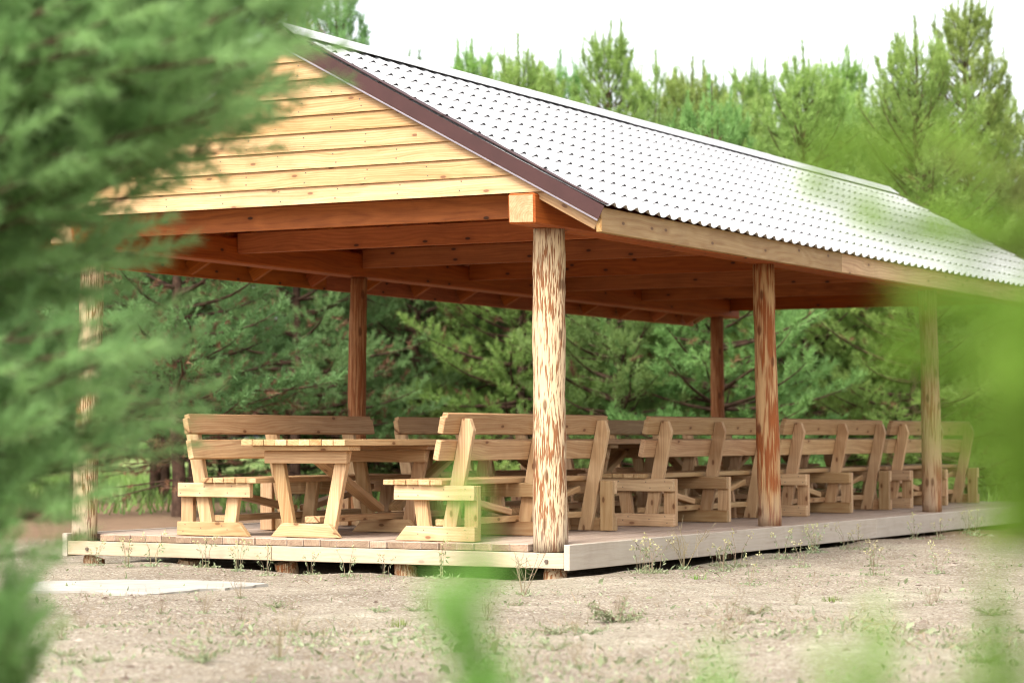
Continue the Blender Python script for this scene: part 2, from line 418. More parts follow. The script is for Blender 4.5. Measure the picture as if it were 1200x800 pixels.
# front edge boards (two, meeting at a joint), side boards, back board
part('edge_board', M['deckfront'], deck, lambda b: b.box(-DW + .02, -2.53, -.02, .03, HD - .165, HD - .055, axis=0))
eb = part('edge_board', M['deckfront'], deck, lambda b: b.box(-2.525, -.035, -.02, .03, HD - .166, HD - .055, axis=0))
for y0, y1 in ((-.025, 2.2), (2.204, 6.35), (6.354, 9.8), (9.804, DL + .05)):
    part('edge_board', M['deckgrey'], deck, lambda b: b.box(-.032, .015, y0, y1, HD - .178, HD + .006, axis=1))
part('edge_board', M['deckgrey'], deck, lambda b: b.box(-DW - .03, -DW + .018, -.025, DL + .05, HD - .178, HD + .004, axis=1))
part('edge_board', M['deckgrey'], deck, lambda b: b.box(-DW + .02, -.035, DL + .002, DL + .05, HD - .178, HD - .055, axis=0))
# hidden joists keep the void under the deck dark
part('joist', M['deckfront'], deck, lambda b: [b.box(-DW + .03, -.04, yy, yy + .06, HD - .178, HD - .052, axis=0) for yy in (2.0, 4.0, 6.0, 8.0, 10.0, 12.0)])
def tube_mesh(name, pts, rad, seg=12, jit=0., cap=True, seed=0):
    r_ = np.random.default_rng(seed)
    pts = [Vector(p) for p in pts]; V = []; F = []
    for i_, p in enumerate(pts):
        d_ = (pts[min(i_ + 1, len(pts) - 1)] - pts[max(i_ - 1, 0)]).normalized()
        s = d_.cross(Vector((0, 1, 0)) if abs(d_.y) < .9 else Vector((1, 0, 0))).normalized(); u = d_.cross(s)
        for k_ in range(seg):
            a_ = 2 * math.pi * k_ / seg
            rr = rad[i_] * (1 + r_.uniform(-jit, jit))
            V.append(p + (s * math.cos(a_) + u * math.sin(a_)) * rr)
    for i_ in range(len(pts) - 1):
        for k_ in range(seg):
            F.append((i_ * seg + k_, i_ * seg + (k_ + 1) % seg, (i_ + 1) * seg + (k_ + 1) % seg, (i_ + 1) * seg + k_))
    if cap:
        F.append(tuple(range(seg))[::-1]); F.append(tuple(range((len(pts) - 1) * seg, len(pts) * seg)))
    me = bpy.data.meshes.new(name); me.from_pydata(V, [], F); return me
def log(name, x, y, z0, z1, r0, r1, mat, parent, seed, lean=(0, 0)):
    r_ = np.random.default_rng(seed); n_ = 26
    ts = np.linspace(0, 1, n_); ph = r_.uniform(0, 6, 4)
    pts = [(x + lean[0] * t + .012 * math.sin(3 * t + ph[0]), y + lean[1] * t + .012 * math.sin(3.4 * t + ph[1]), z0 + (z1 - z0) * t) for t in ts]
    rad = [(r0 + (r1 - r0) * t) * (1 + .02 * math.sin(9 * t + ph[2]) + .015 * math.sin(23 * t + ph[3])) for t in ts]
    o = link_mesh(name, tube_mesh(name, pts, rad, 26, .022, True, seed), mat, parent, smooth=True)
    o.data.polygons[-1].use_smooth = False; o.data.polygons[-2].use_smooth = False
    return o
PT = 2.512
RY = (.105, 4.2, 8.6, 12.6); LY = (.105, 4.05, 8.02, 12.54)
posts = []
for yy, m_, s_ in zip(RY, ('log_pale', 'log_red', 'log_tan', 'log_dark'), (1, 2, 3, 4)):
    z0 = HD - .052 if yy < 1 else HD + .002
    posts.append(log('post', -.2, yy, z0, PT, .124 if yy < 1 else .103, .115 if yy < 1 else .092, M[m_], PAV, s_, (-.015, 0)))
for yy, m_, s_ in zip(LY, ('log_pale', 'log_dark', 'log_dark', 'log_dark'), (5, 6, 7, 8)):
    z0 = HD - .052 if yy < 1 else HD + .002
    posts.append(log('post', -4.39 if yy < 1 else -4.3, yy, z0, PT, .102 if yy < 1 else .09, .095 if yy < 1 else .08, M[m_], PAV, s_, (.02, 0)))
posts[0]['label'] = 'pale peeled log post with brown bark flecks'
posts[1]['label'] = 'reddish half-peeled log post'
# stumps under the deck
for xx in (-4.32, -3.42, -2.5, -1.42, -.17):
    log('foundation_stump', xx, .14, -.08, HD - .181 + (.0 if xx < -4 else 0), .085, .085, M['log_stump'], deck, int(50 + xx * 10), (0, 0))
for yy in (3.4, 6.8, 10.2):
    for xx in (-4.3, -.3): log('foundation_stump', xx, yy, -.08, HD - .181, .085, .085, M['log_stump'], deck, int(90 + yy + xx), (0, 0))
# bolt heads on the front board
for xx in (-.17, -4.28):
    me = tube_mesh('bolt', [(xx, -.034, HD - .115), (xx, -.019, HD - .115)], [.014, .014], 10)
    link_mesh('bolt', me, M['iron'], eb)
def end_grain(o, mat, thr=.8):
    o.data.materials.append(mat)                     # fresh saw cut across the grain
    for f in o.data.polygons:
        if abs(f.normal.y) > thr: f.material_index = 1
end_grain(deck, M['deckend'])
# long beams on the posts
for xx in (-.2, -4.3):
    o = part('long_beam', M['frame'], PAV, lambda b: b.box(xx - .11, xx + .11, -.345, DL + .12, PT + .002, PT + .225, axis=1, bev=.014, jit=.008))
    end_grain(o, M['beamend'])
# roof geometry
RX = -2.25; RZ = 4.04; EZ = 2.60; HW = 2.69
ang = math.atan2(RZ - EZ, HW); SL = math.hypot(HW, RZ - EZ)
RY0, RY1 = -.33, 13.15
def rz(x, off=0.): return RZ - abs(x - RX) * math.tan(ang) - off / math.cos(ang)     # roof plane height less an offset along its normal
# tie beams across, each with the rafters over it
TZ0, TZ1 = PT + .085, PT + .26
ties = [0.035] + [1.9 + 2.05 * k_ for k_ in range(5)] + [12.72]
raf_y = [.08 + .97 * k_ for k_ in range(14)]
for k_, yy in enumerate(ties):
    part('tie_beam', M['frame'], PAV, lambda b: b.box(-4.188, -.312, yy, yy + .05, TZ0, TZ1, axis=0))
raf = None
for k_, yy in enumerate(raf_y):
    for s in (1, -1):
        def f(b):
            a_ = Vector((RX + s * .03, 0, rz(RX + s * .03, .135))); e_ = Vector((RX + s * (HW - .10), 0, rz(RX + s * (HW - .10), .135)))
            b.beam(a_, e_, .13, .05, side=(0, 1, 0))
        o = part('rafter', M['frame'], PAV, f); o.location.y = yy + .08
# king struts
for yy in ties[1:-1]:
    part('king_strut', M['frame'], PAV, lambda b: b.box(RX - .06, RX + .06, yy + .052, yy + .1, TZ0 + .02, RZ - .25, axis=2))
# boarding under the roof sheets
for s in (1, -1):
    b = MB(); nb = 18
    for k_ in range(nb):
        s0 = .03 + k_ * (SL - .10) / nb; s1 = s0 + (SL - .10) / nb - .006
        p0 = Vector((RX + s * math.cos(ang) * s0, 0, RZ - math.sin(ang) * s0)); p1 = Vector((RX + s * math.cos(ang) * s1, 0, RZ - math.sin(ang) * s1))
        nrm = Vector((s * math.sin(ang), 0, math.cos(ang)))
        c_ = (p0 + p1) / 2 - nrm * .055
        Mx = Matrix((Vector((0, 1, 0)), (p1 - p0).normalized(), nrm)).transposed().to_4x4(); Mx.translation = c_ + Vector((0, (RY0 + RY1) / 2, 0))
        b.board((RY1 - RY0 - .08, (p1 - p0).length, .022), Mx, axis=0, bev=.002)
    b.build('roof_boarding', M['frame'], PAV)
# metal tile sheets: overlapping courses whose crests lift off the course below
PER = .184; COURSE = .305
def sheet(s):
    m_ = 10; n_ = int((RY1 - RY0) / PER * m_); yy = RY0 + np.arange(n_ + 1) * PER / m_
    ph = (yy - RY0) / PER % 1
    c_ = (.5 + .5 * np.cos(2 * np.pi * (ph - .5))) ** 1.3
    Vs = []; Fs = []; base = 0
    ncourse = int(math.ceil(SL / COURSE))
    es = np.array([math.cos(ang) * s, 0, -math.sin(ang)]); nn = np.array([math.sin(ang) * s, 0, math.cos(ang)])
    for k_ in range(ncourse):
        lo = SL + .025 - k_ * COURSE; hi = max(.02, lo - COURSE - .05)
        if lo < .2: break
        sts = [lo, lo - .02, lo - .09, lo - .17, hi]
        lift = [1., .93, .55, .2, 0.]
        rows = []
        for q, l in zip(sts, lift):
            h = .004 + .019 * c_ + l * (.002 + .0145 * c_ ** 2.2)
            flare = 0.02 * np.exp(-(yy - RY0) / 1.6) * max(0, q / SL) ** 2
            P = np.array([RX, 0, RZ])[None] + es[None] * q + nn[None] * h[:, None]
            P[:, 1] = yy; P[:, 2] += flare
            rows.append(P)
        Vs += rows
        w_ = n_ + 1
        for r0 in range(len(rows) - 1):
            a = base + r0 * w_ + np.arange(n_)
            q = np.stack([a, a + 1, a + w_ + 1, a + w_], 1)
            Fs.append(q if s > 0 else q[:, ::-1])
        base += w_ * len(rows)
    me = np_mesh('roof_sheet', np.concatenate(Vs), np.concatenate(Fs))
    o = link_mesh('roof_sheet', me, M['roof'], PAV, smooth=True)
    so_ = o.modifiers.new('t', 'SOLIDIFY'); so_.thickness = .0025; so_.offset = -1
    return o
for s in (1, -1): sheet(s)
# ridge cap: a bent strip standing clear of the sheets
b = MB()
for s in (1, -1):
    p0 = Vector((RX, 0, RZ + .075)); p1 = Vector((RX + s * .155 * math.cos(ang), 0, RZ + .047 - .155 * math.sin(ang)))
    nrm = (p1 - p0).normalized().cross(Vector((0, 1, 0))) * s; nrm = nrm if nrm.z > 0 else -nrm
    for k_ in range(7):
        ya = RY0 - .03 + k_ * (RY1 - RY0 + .06) / 7; yb = ya + (RY1 - RY0 + .06) / 7 + .02
        Mx = Matrix((Vector((0, 1, 0)), (p1 - p0).normalized(), nrm)).transposed().to_4x4(); Mx.translation = (p0 + p1) / 2 + Vector((0, (ya + yb) / 2, 0)) - nrm * (.003 * (k_ % 2))
        b.board((yb - ya, (p1 - p0).length, .003), Mx, axis=0, bev=0)
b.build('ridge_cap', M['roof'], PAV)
# barge boards with their pale drip edge, gable rafters
for yb, yo in ((RY0 - .012, -1), (RY1 + .012, 1)):
    for s in (1, -1):
        def f(b):
            for q0, q1, dd in ((-.05, SL * .52, .0 if s > 0 else .006), (SL * .52 - .03, SL + .005, .0025 if s > 0 else .009)):
                p0 = Vector((RX + s * math.cos(ang) * q0, yb, RZ - math.sin(ang) * q0)); p1 = Vector((RX + s * math.cos(ang) * q1, yb, RZ - math.sin(ang) * q1))
                nrm = Vector((s * math.sin(ang), 0, math.cos(ang)))
                o_ = -nrm * (.036) + Vector((0, yo * dd, 0))
                b.beam(p0 + o_, p1 + o_, .100, .004, side=(0, 1, 0), bev=0)
                o2 = nrm * .032 + Vector((0, -yo * .055 + yo * dd, .0))
                b.beam(p0 + o2, p1 + o2, .004, .11, side=(0, 1, 0), bev=0)
        o = part('barge_board', M['barge'], PAV, f)
        def g(b):
            nrm = Vector((s * math.sin(ang), 0, math.cos(ang)))
            p0 = Vector((RX + s * math.cos(ang) * .058, yb, RZ - math.sin(ang) * .058)) - nrm * .097; p1 = Vector((RX + s * math.cos(ang) * (SL + .003), yb, RZ - math.sin(ang) * (SL + .003))) - nrm * .097
            b.beam(p0 + Vector((0, -yo * .002, 0)), p1 + Vector((0, -yo * .002, 0)), .014, .012, side=(0, 1, 0), bev=.003)
        part('drip_edge', M['drip'], o, g)
        def h(b):
            p0 = Vector((RX + s * .02, yb - yo * .090, rz(RX + s * .02, .10))); p1 = Vector((RX + s * (HW - .068), yb - yo * .090, rz(RX + s * (HW - .068), .10)))
            b.beam(p0, p1, .15, .040, side=(0, 1, 0))
        part('gable_rafter', M['siding'], PAV, h)
# eave boards
for s in (1, -1):
    xx = RX + s * (HW - .045)
    for ya, yb_ in ((RY0 + .012, 4.4), (4.404, 8.8), (8.804, RY1 - .012)):
        part('eave_board', M['siding'] if s > 0 else M['frame'], PAV, lambda b: b.box(xx - .02, xx + .02, ya, yb_, EZ - .165, EZ + .006, axis=1, jit=.003))
# gable siding: lapped boards
for yy, yo in ((-.272, -1), (DL + .19, 1)):
    b = MB(); z = PT + .229; hb = .133; nb_ = MB()
    while z < RZ - .16:
        zt = z + hb + .02
        def half(zq): return max(.02, (RZ - .10 - zq) / math.tan(ang))
        x0, x1 = RX - half(z), RX + half(z); u0, u1 = RX - half(zt), RX + half(zt)
        for xn in np.arange(x0 + .12, x1 - .1, .52):
            for dz in (.035, .10):
                if xn < u0 + .03 or xn > u1 - .03: continue
                me_z = z + dz + random.uniform(-.008, .008); yq = yy + yo * (.030 - .020 * (me_z - z) / (hb + .02))
                xq = xn + random.uniform(-.02, .02); nb_.box(xq - .0045, xq + .0045, yq - .0015, yq + .0015, me_z - .0045, me_z + .0045, bev=0)
        bm = bmesh.new(); t0, t1 = .030, .010
        ct = [(x0, 0, z), (x1, 0, z), (u1, 0, zt), (u0, 0, zt)]
        vo_ = [bm.verts.new((p[0], yy + yo * (t0 if i_ < 2 else t1), p[2])) for i_, p in enumerate(ct)]
        vi = [bm.verts.new((p[0], yy + yo * (.006 if i_ < 2 else -.012), p[2])) for i_, p in enumerate(ct)]
        bm.faces.new(vo_); bm.faces.new(vi[::-1])
        for i_ in range(4): bm.faces.new((vo_[(i_ + 1) % 4], vo_[i_], vi[i_], vi[(i_ + 1) % 4]))
        bmesh.ops.recalc_face_normals(bm, faces=bm.faces)
        b._add(bm, None, Matrix.Identity(4), np.array([random.uniform(-40, 40), random.uniform(-.5, .5), random.uniform(-.5, .5)]), random.random(), 0)
        z += hb + random.uniform(-.006, .006)
    gs_ = b.build('gable_siding', M['siding'], PAV)
    nb_.build('nail_heads', M['iron'], gs_)

# ------------------------------------------------------------------ benches and tables
def bench_parts(root):
    lean = (.60 - .44) / (.91 - .107)
    def px(z): return .44 + (z - .107) * lean
    L = 2.43
    for (ya, sg) in ((0., 1), (1.18, 1), (L, -1)):
        A0, A1 = sorted((ya, ya + sg * .05)); B0, B1 = sorted((ya + sg * .052, ya + sg * .10))
        part('side_rail', M['furn'], root, lambda b: b.box(-.01, .675, A0, A1, .30, .41, axis=0))
        part('foot', M['furn'], root, lambda b: b.prism([(0, 0), (.68, 0), (.68, .107), (.095, .107)], A0, A1, axis=0))
        part('front_leg', M['furn'], root, lambda b: b.prism([(.175, .0), (.285, .0), (.225, .405), (.115, .405)], B0, B1, axis=2))
        part('rear_leg', M['furn'], root, lambda b: b.box(.565, .678, B0, B1, 0.002, .408, axis=2))
        zt = .905; h_ = .058
        part('back_post', M['furn'], root, lambda b: b.prism([(px(0.) - h_, 0.003), (px(0) + h_, 0.003), (px(zt - .09) + h_, zt - .09), (px(zt) + h_ - .05, zt), (px(zt) - h_, zt)], B0 - .001, B1 + .001, axis=2))
    def seat(b):
        e = [-.085, .012, .115, .222, .325, .43]
        for a_, c_ in zip(e[:-1], e[1:]):
            b.box(a_, c_ - .007, -.035 + random.uniform(-.006, .006), L + .03 + random.uniform(-.006, .006), .411, .450 + random.uniform(-.002, .002), axis=1)
    part('seat', M['furn'], root, seat)
    n_ = Vector((lean, 0, 1)).normalized(); fr = Vector((-1, 0, lean)).normalized()
    for z0, z1, ov in ((.595, .745, .0), (.79, .945, .0)):
        zc = (z0 + z1) / 2
        c_ = Vector((px(zc) - h_off, 0, zc))
        def f(b):
            y0, y1 = -.17 - random.uniform(0, .02), L + .13
            Mx = Matrix((Vector((0, 1, 0)), fr, n_)).transposed().to_4x4(); Mx.translation = c_ + Vector((0, (y0 + y1) / 2, 0))
            def cut(bm):
                if z0 > .7:
                    bmesh.ops.bevel(bm, geom=[e for e in bm.edges if abs(e.verts[0].co.x - e.verts[1].co.x) < 1e-5 and e.verts[0].co.z > 0 and e.verts[1].co.z > 0], offset=.03, segments=4, affect='EDGES')
            b.board((y1 - y0, .048, z1 - z0), Mx, axis=0, bev=.005, cut=cut)
        part('backrest_board', M['furn'], root, f)
    part('stretcher', M['furn'], root, lambda b: b.box(.29, .40, .102, L - .102, .109, .157, axis=1))
    for a_, c_ in (((.345, .11, .345), (.345, 1.12, .185)), ((.345, L - .11, .345), (.345, 1.30, .185))):
        part('brace', M['furn'], root, lambda b: b.beam(a_, c_, .05, .10, side=(1, 0, 0)))
h_off = .085
def heads(b, pts, y, sg):
    for (x, z) in pts: b.box(x - .004, x + .004, min(y, y - sg * .0015), max(y, y - sg * .0015), z - .004, z + .004, bev=0)
def make_bench():
    root = empty('picnic_bench'); bench_parts(root)
    def nb(b):
        for ya, sg in ((0, 1), (2.43, -1)):
            heads(b, [(.03, .33), (.16, .385), (.20, .335), (.42, .38), (.46, .33), (.60, .385), (.645, .33), (.20, .05), (.25, .08), (.45, .06), (.62, .03), (.60, .085)], ya, sg)
    part('nail_heads', M['iron'], root, nb); return root
def make_table():
    root = empty('picnic_table'); W = .95; L = 2.75; c = W / 2
    def top(b):
        n_ = 9; e = np.linspace(0, W, n_ + 1)
        for a_, c_ in zip(e[:-1], e[1:]):
            b.box(a_, c_ - .005, random.uniform(-.008, .008), L + random.uniform(-.008, .008), .702, .748 + random.uniform(-.002, .002), axis=1, bev=.003)
    part('tabletop', M['furn'], root, top)
    for ya, sg in ((.17, 1), (1.35, 1), (L - .17, -1)):
        A0, A1 = sorted((ya, ya + sg * .05)); B0, B1 = sorted((ya + sg * .052, ya + sg * .102)); C0, C1 = sorted((ya - sg * .07, ya + sg * .10))
        part('cleat', M['furn'], root, lambda b: b.box(.035, W - .035, C0, C1, .664, .700, axis=0))
        part('cross_rail', M['furn'], root, lambda b: b.box(.10, W - .10, A0, A1, .565, .662, axis=0))
        part('foot', M['furn'], root, lambda b: b.prism([(c - .315, 0), (c + .315, 0), (c + .215, .105), (c - .215, .105)], A0, A1, axis=0))
        for s in (-1, 1):
            part('leg', M['furn'], root, lambda b: b.prism(sorted_quad(c, s), B0, B1, axis=2))
    part('stretcher', M['furn'], root, lambda b: b.box(c - .07, c + .07, .275, L - .275, .108, .156, axis=1))
    for a_, c_ in (((c, .30, .62), (c, 1.25, .19)), ((c, L - .30, .62), (c, 1.50, .19))):
        part('brace', M['furn'], root, lambda b: b.beam(a_, c_, .05, .11, side=(1, 0, 0)))
    return root
def sorted_quad(c, s):
    p = [(c + s * .225, .002), (c + s * .115, .002), (c + s * .255, .662), (c + s * .365, .662)]
    return p if s < 0 else p[::-1]
bench0 = make_bench(); table0 = make_table()
GR, GL, GT = 'benches along the right edge of the deck', 'benches along the left side of the deck', 'tables down the middle of the deck'
RB = [(-1.52, .12, 'timber bench seen from behind, directly behind the thick pale front post'),
      (-1.50, 3.58, 'timber bench seen from behind, between the pale front post and the reddish log post'),
      (-1.47, 6.62, 'timber bench seen from behind, just right of the reddish log post'),
      (-1.47, 9.68, 'farthest timber bench of the right row, behind the third right-hand post')]
LB = [(-2.83, .12, 'timber bench at the deck front facing right, its whole backrest showing'),
      (-2.83, 3.30, 'timber bench facing right, second in the left row, its backrest beyond the first table'),
      (-2.83, 6.50, 'timber bench of the left row, third from the front, glimpsed beyond the second table'),
      (-2.83, 9.60, 'last timber bench of the left row, at the far end of the deck')]
TB = [(-2.86, .05, 'timber picnic table nearest the viewer, its V-shaped end legs in plain sight'),
      (-2.86, 3.38, 'timber picnic table second from the front, its edge showing between two bench backs'),
      (-2.84, 6.50, 'timber picnic table third from the front, mostly hidden behind the right-hand benches'),
      (-2.84, 9.60, 'timber picnic table at the far end, its edge showing left of the farthest bench')]
first = True
for x, y, lab in RB:
    o = bench0 if first else copy_tree(bench0); first = False
    o.location = (x, y, HD + .004); o.rotation_euler = (0, 0, R(random.uniform(-.5, .5))); tag(o, lab, 'bench', GR)
for x, y, lab in LB:
    o = copy_tree(bench0); o.location = (x, y + 2.43, HD + .004); o.rotation_euler = (0, 0, math.pi + R(random.uniform(-.4, .4))); tag(o, lab, 'bench', GL)
first = True
for x, y, lab in TB:
    o = table0 if first else copy_tree(table0); first = False
    o.location = (x, y, HD + .004); tag(o, lab, 'table', GT)

# ------------------------------------------------------------------ pale slab on the ground
pts = [(-3.35, 16.2), (-3.25, 16.75), (-2.70, 17.0), (-2.2, 16.9), (-1.73, 16.62), (-1.66, 16.5), (-1.86, 16.05), (-2.05, 15.9), (-2.32, 15.35), (-2.55, 15.45), (-2.75, 15.75), (-3.2, 15.7)]
bm = bmesh.new(); ring = []
for i_ in range(len(pts)):
    a = np.array(pts[i_]); b_ = np.array(pts[(i_ + 1) % len(pts)])
    for t in np.linspace(0, 1, 5)[:-1]:
        q = a + (b_ - a) * t + rng.normal(0, .018, 2)
        ring.append(loc(q[0], q[1], .0))
top = [bm.verts.new((p.x, p.y, .016)) for p in ring]; bot = [bm.verts.new((p.x, p.y, -.05)) for p in ring]
bm.faces.new(top)
for i_ in range(len(ring)): bm.faces.new((top[i_], bot[i_], bot[(i_ + 1) % len(ring)], top[(i_ + 1) % len(ring)]))
bmesh.ops.recalc_face_normals(bm, faces=bm.faces)
me = bpy.data.meshes.new('concrete_slab'); bm.to_mesh(me); bm.free()
tag(link_mesh('concrete_slab', me, M['slab']), 'pale irregular concrete slab lying flush in the sandy ground before the deck', 'slab')

# ------------------------------------------------------------------ needles
def shoot_template(n_, ln, nl, w_, seed, a0=62, a1=28):
    """bottlebrush of n_ single-triangle needles along +Z"""
    r_ = np.random.default_rng(seed)
    t = np.linspace(.02, 1, n_); az = np.arange(n_) * 2.39996 + r_.uniform(-.4, .4, n_)
    el = np.radians(a0 + (a1 - a0) * t + r_.normal(0, 8, n_))
    dirv = np.stack([np.sin(el) * np.cos(az), np.sin(el) * np.sin(az), np.cos(el)], 1)
    base = np.stack([np.zeros(n_), np.zeros(n_), t * ln], 1)
    nl_ = nl * r_.uniform(.75, 1.15, n_)
    side = np.cross(dirv, r_.normal(size=(n_, 3))); side /= np.linalg.norm(side, axis=1)[:, None]
    V = np.stack([base - side * w_ / 2, base + side * w_ / 2, base + dirv * nl_[:, None] + np.array([0, 0, -.05 * nl])], 1)
    return V.reshape(-1, 3)
def frames(D, r_):
    D = D / np.linalg.norm(D, axis=1)[:, None]
    a = r_.normal(size=D.shape); X_ = np.cross(a, D); X_ /= np.linalg.norm(X_, axis=1)[:, None]; Y_ = np.cross(D, X_)
    return np.stack([X_, Y_, D], 2)
def scatter(tmpls, P, D, S, T, r_, dead=None):
    """instances of templates as one triangle soup; returns V, F, tint, mat index"""
    P = np.asarray(P); D = np.asarray(D); S = np.asarray(S); T = np.asarray(T)
    which = r_.integers(0, len(tmpls), len(P)); Vs = []; Ts = []; Ms = []
    for k_, tp in enumerate(tmpls):
        ix = np.where(which == k_)[0]
        if not len(ix): continue
        Fm = frames(D[ix], r_)
        v = np.einsum('sij,nj->sni', Fm, tp) * S[ix][:, None, None] + P[ix][:, None]
        Vs.append(v.reshape(-1, 3)); 
        tt = T[ix][:, None] + r_.normal(0, .10, (len(ix), len(tp) // 3)); Ts.append(np.clip(np.repeat(tt.ravel(), 3), 0, 1))
        Ms.append(np.repeat((dead[ix] if dead is not None else np.zeros(len(ix), int)), len(tp) // 3))
    V = np.concatenate(Vs); F = np.arange(len(V)).reshape(-1, 3)
    return V, F, np.concatenate(Ts), np.concatenate(Ms)
def tubes(list_of, seg=5):
    """many tapering tubes in one mesh: [(pts, radii)]"""
    Vs = []; Fs = []; n0 = 0
    for pts, rad in list_of:
        pts = np.asarray(pts, float); d_ = np.gradient(pts, axis=0); d_ /= np.linalg.norm(d_, axis=1)[:, None] + 1e-9
        ref = np.where(np.abs(d_[:, 2:3]) < .9, np.array([[0, 0, 1.]]), np.array([[1., 0, 0]]))
        s = np.cross(d_, ref); s /= np.linalg.norm(s, axis=1)[:, None]; u = np.cross(d_, s)
        a = np.arange(seg) * 2 * np.pi / seg
        ring = pts[:, None] + (s[:, None] * np.cos(a)[None, :, None] + u[:, None] * np.sin(a)[None, :, None]) * np.asarray(rad)[:, None, None]
        Vs.append(ring.reshape(-1, 3)); m_ = len(pts)
        i_ = (np.arange(m_ - 1)[:, None] * seg + np.arange(seg)[None]).ravel(); j_ = (np.arange(m_ - 1)[:, None] * seg + (np.arange(seg)[None] + 1) % seg).ravel()
        Fs.append(np.stack([i_, j_, j_ + seg, i_ + seg], 1) + n0); n0 += m_ * seg
    return np.concatenate(Vs), np.concatenate(Fs)

FAR_T = [shoot_template(26, .17, .095, .013, s) for s in (1, 2, 3)]
CANDLE = [shoot_template(90, .50, .080, .014, s, 48, 30) for s in (4, 5)]
def branch_curve(p0, az, el, L_, r_, up=.5, n_=8):
    t = np.linspace(0, 1, n_); e = el + up * t ** 1.5
    st = L_ / (n_ - 1); a_ = az + np.cumsum(r_.normal(0, .07, n_))
    d_ = np.stack([np.cos(e) * np.cos(a_), np.cos(e) * np.sin(a_), np.sin(e)], 1)
    P = np.array(p0)[None] + np.concatenate([[[0, 0, 0]], np.cumsum(d_[:-1] * st, 0)])
    return P, d_
def pine(seed, H, cb, Rm, dens=1., shape=.75, lead=.45, deadamt=.25, tmpl=FAR_T, side_step=.10, shoot_step=.10):
    """returns (trunk V,F), (crown V,F,tint,mat)"""
    r_ = np.random.default_rng(seed)
    n_ = 12; zt = np.linspace(-.1, H, n_)
    wob = np.cumsum(r_.normal(0, .025, (n_, 2)), 0); wob -= wob[0]
    tp = np.stack([wob[:, 0], wob[:, 1], zt], 1); tr = .012 + (.03 + .008 * H) * (1 - np.linspace(0, 1, n_)) ** .8
    TB_ = [(tp, tr)]
    P = []; D = []; S = []; T = []; DE = []; CP = []; CD = []; CS = []; CT = []
    def trunk_at(z): return np.array([np.interp(z, zt, tp[:, 0]), np.interp(z, zt, tp[:, 1]), z])
    z = max(.5, cb - .8)
    while z < H - .25:
        t = (z - cb) / (H - cb)
        nb = r_.integers(5, 8); a0 = r_.uniform(0, 6.28)
        for k_ in range(nb):
            az = a0 + k_ * 2 * np.pi / nb + r_.normal(0, .25)
            if t < 0:                                   # dead lower whorls: bare brown twigs
                L_ = Rm * r_.uniform(.3, .7)
                bp, bd = branch_curve(trunk_at(z), az, r_.uniform(-.35, .15), L_, r_, .2)
                TB_.append((bp, np.linspace(.014, .004, len(bp))))
                for q in range(2, 8):
                    if r_.random() < .5 * deadamt * 4: 
                        P.append(bp[q]); D.append(bd[q] + r_.normal(0, .5, 3)); S.append(r_.uniform(.5, .9)); T.append(r_.random()); DE.append(1)
                continue
            L_ = max(.5, Rm * (1 - t) ** shape * r_.uniform(.72, 1.15))
            el = -.12 + .95 * t + r_.normal(0, .1)
            bp, bd = branch_curve(trunk_at(z + r_.uniform(-.08, .08)), az, el, L_, r_, .55)
            TB_.append((bp, np.linspace(.02 * (L_ / 1.2) + .005, .004, len(bp))))
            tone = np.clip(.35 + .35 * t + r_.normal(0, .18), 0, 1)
            s_ = .28 * L_
            cum = np.linspace(0, L_, len(bp)); sd = 1
            while s_ < L_:
                q = np.array([np.interp(s_, cum, bp[:, j]) for j in range(3)]); dq = np.array([np.interp(s_, cum, bd[:, j]) for j in range(3)])
                tl = max(.10, (L_ - s_) * .55 * r_.uniform(.6, 1.2)); sd = -sd
                hz = np.array([-dq[1], dq[0], 0.]); hz /= np.linalg.norm(hz) + 1e-6
                td = dq * .75 + hz * sd * .75 + np.array([0, 0, r_.uniform(-.1, .45)]); td /= np.linalg.norm(td)
                m_ = max(1, int(tl / shoot_step)); inner = s_ / L_
                for j in range(m_ + 1):
                    f_ = (j + 1) / (m_ + 1)
                    if r_.random() > dens * (.55 + .45 * inner): continue
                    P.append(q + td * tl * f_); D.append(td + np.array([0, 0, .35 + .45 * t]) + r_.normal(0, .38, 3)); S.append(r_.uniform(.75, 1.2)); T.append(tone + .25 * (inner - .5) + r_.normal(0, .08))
                    DE.append(1 if (r_.random() < deadamt * (1 - inner) * (1 - t) ** 1.5) else 0)
                s_ += side_step * r_.uniform(.7, 1.3)
            for j in range(2):
                P.append(bp[-1] - bd[-1] * .05 * j); D.append(bd[-1] + np.array([0, 0, .5]) + r_.normal(0, .15, 3)); S.append(r_.uniform(.9, 1.3)); T.append(tone + .2); DE.append(0)
            if t > .45:                                  # upright candles on the upper whorls
                CP.append(bp[-1] - np.array([0, 0, .05])); CD.append(np.array([0, 0, 1.]) + r_.normal(0, .10, 3)); CS.append(r_.uniform(.5, .95) * (.7 + .4 * t)); CT.append(tone + .2)
        z += r_.uniform(.22, .34) * (1 - .25 * max(t, 0))
    for k_ in range(5):
        P.append(trunk_at(H - .15 + lead * k_ / 5 * 1.) * np.array([1, 1, 1]) + np.array([0, 0, 0])); D.append(np.array([0, 0, 1.]) + r_.normal(0, .05, 3)); S.append(.95 - .1 * k_ * .5); T.append(.7); DE.append(0)
    CP.append(trunk_at(H) - np.array([0, 0, .1])); CD.append(np.array([0, 0, 1.]) + r_.normal(0, .03, 3)); CS.append(1.2 + lead * .6); CT.append(.7)
    TB_.append((np.array([trunk_at(H), trunk_at(H) + np.array([0, 0, lead + .1])]), [.010, .004]))
    cv = scatter(tmpl, P, D, S, np.array(T), r_, np.array(DE))
    cw = scatter(CANDLE, CP, CD, CS, np.array(CT), r_)
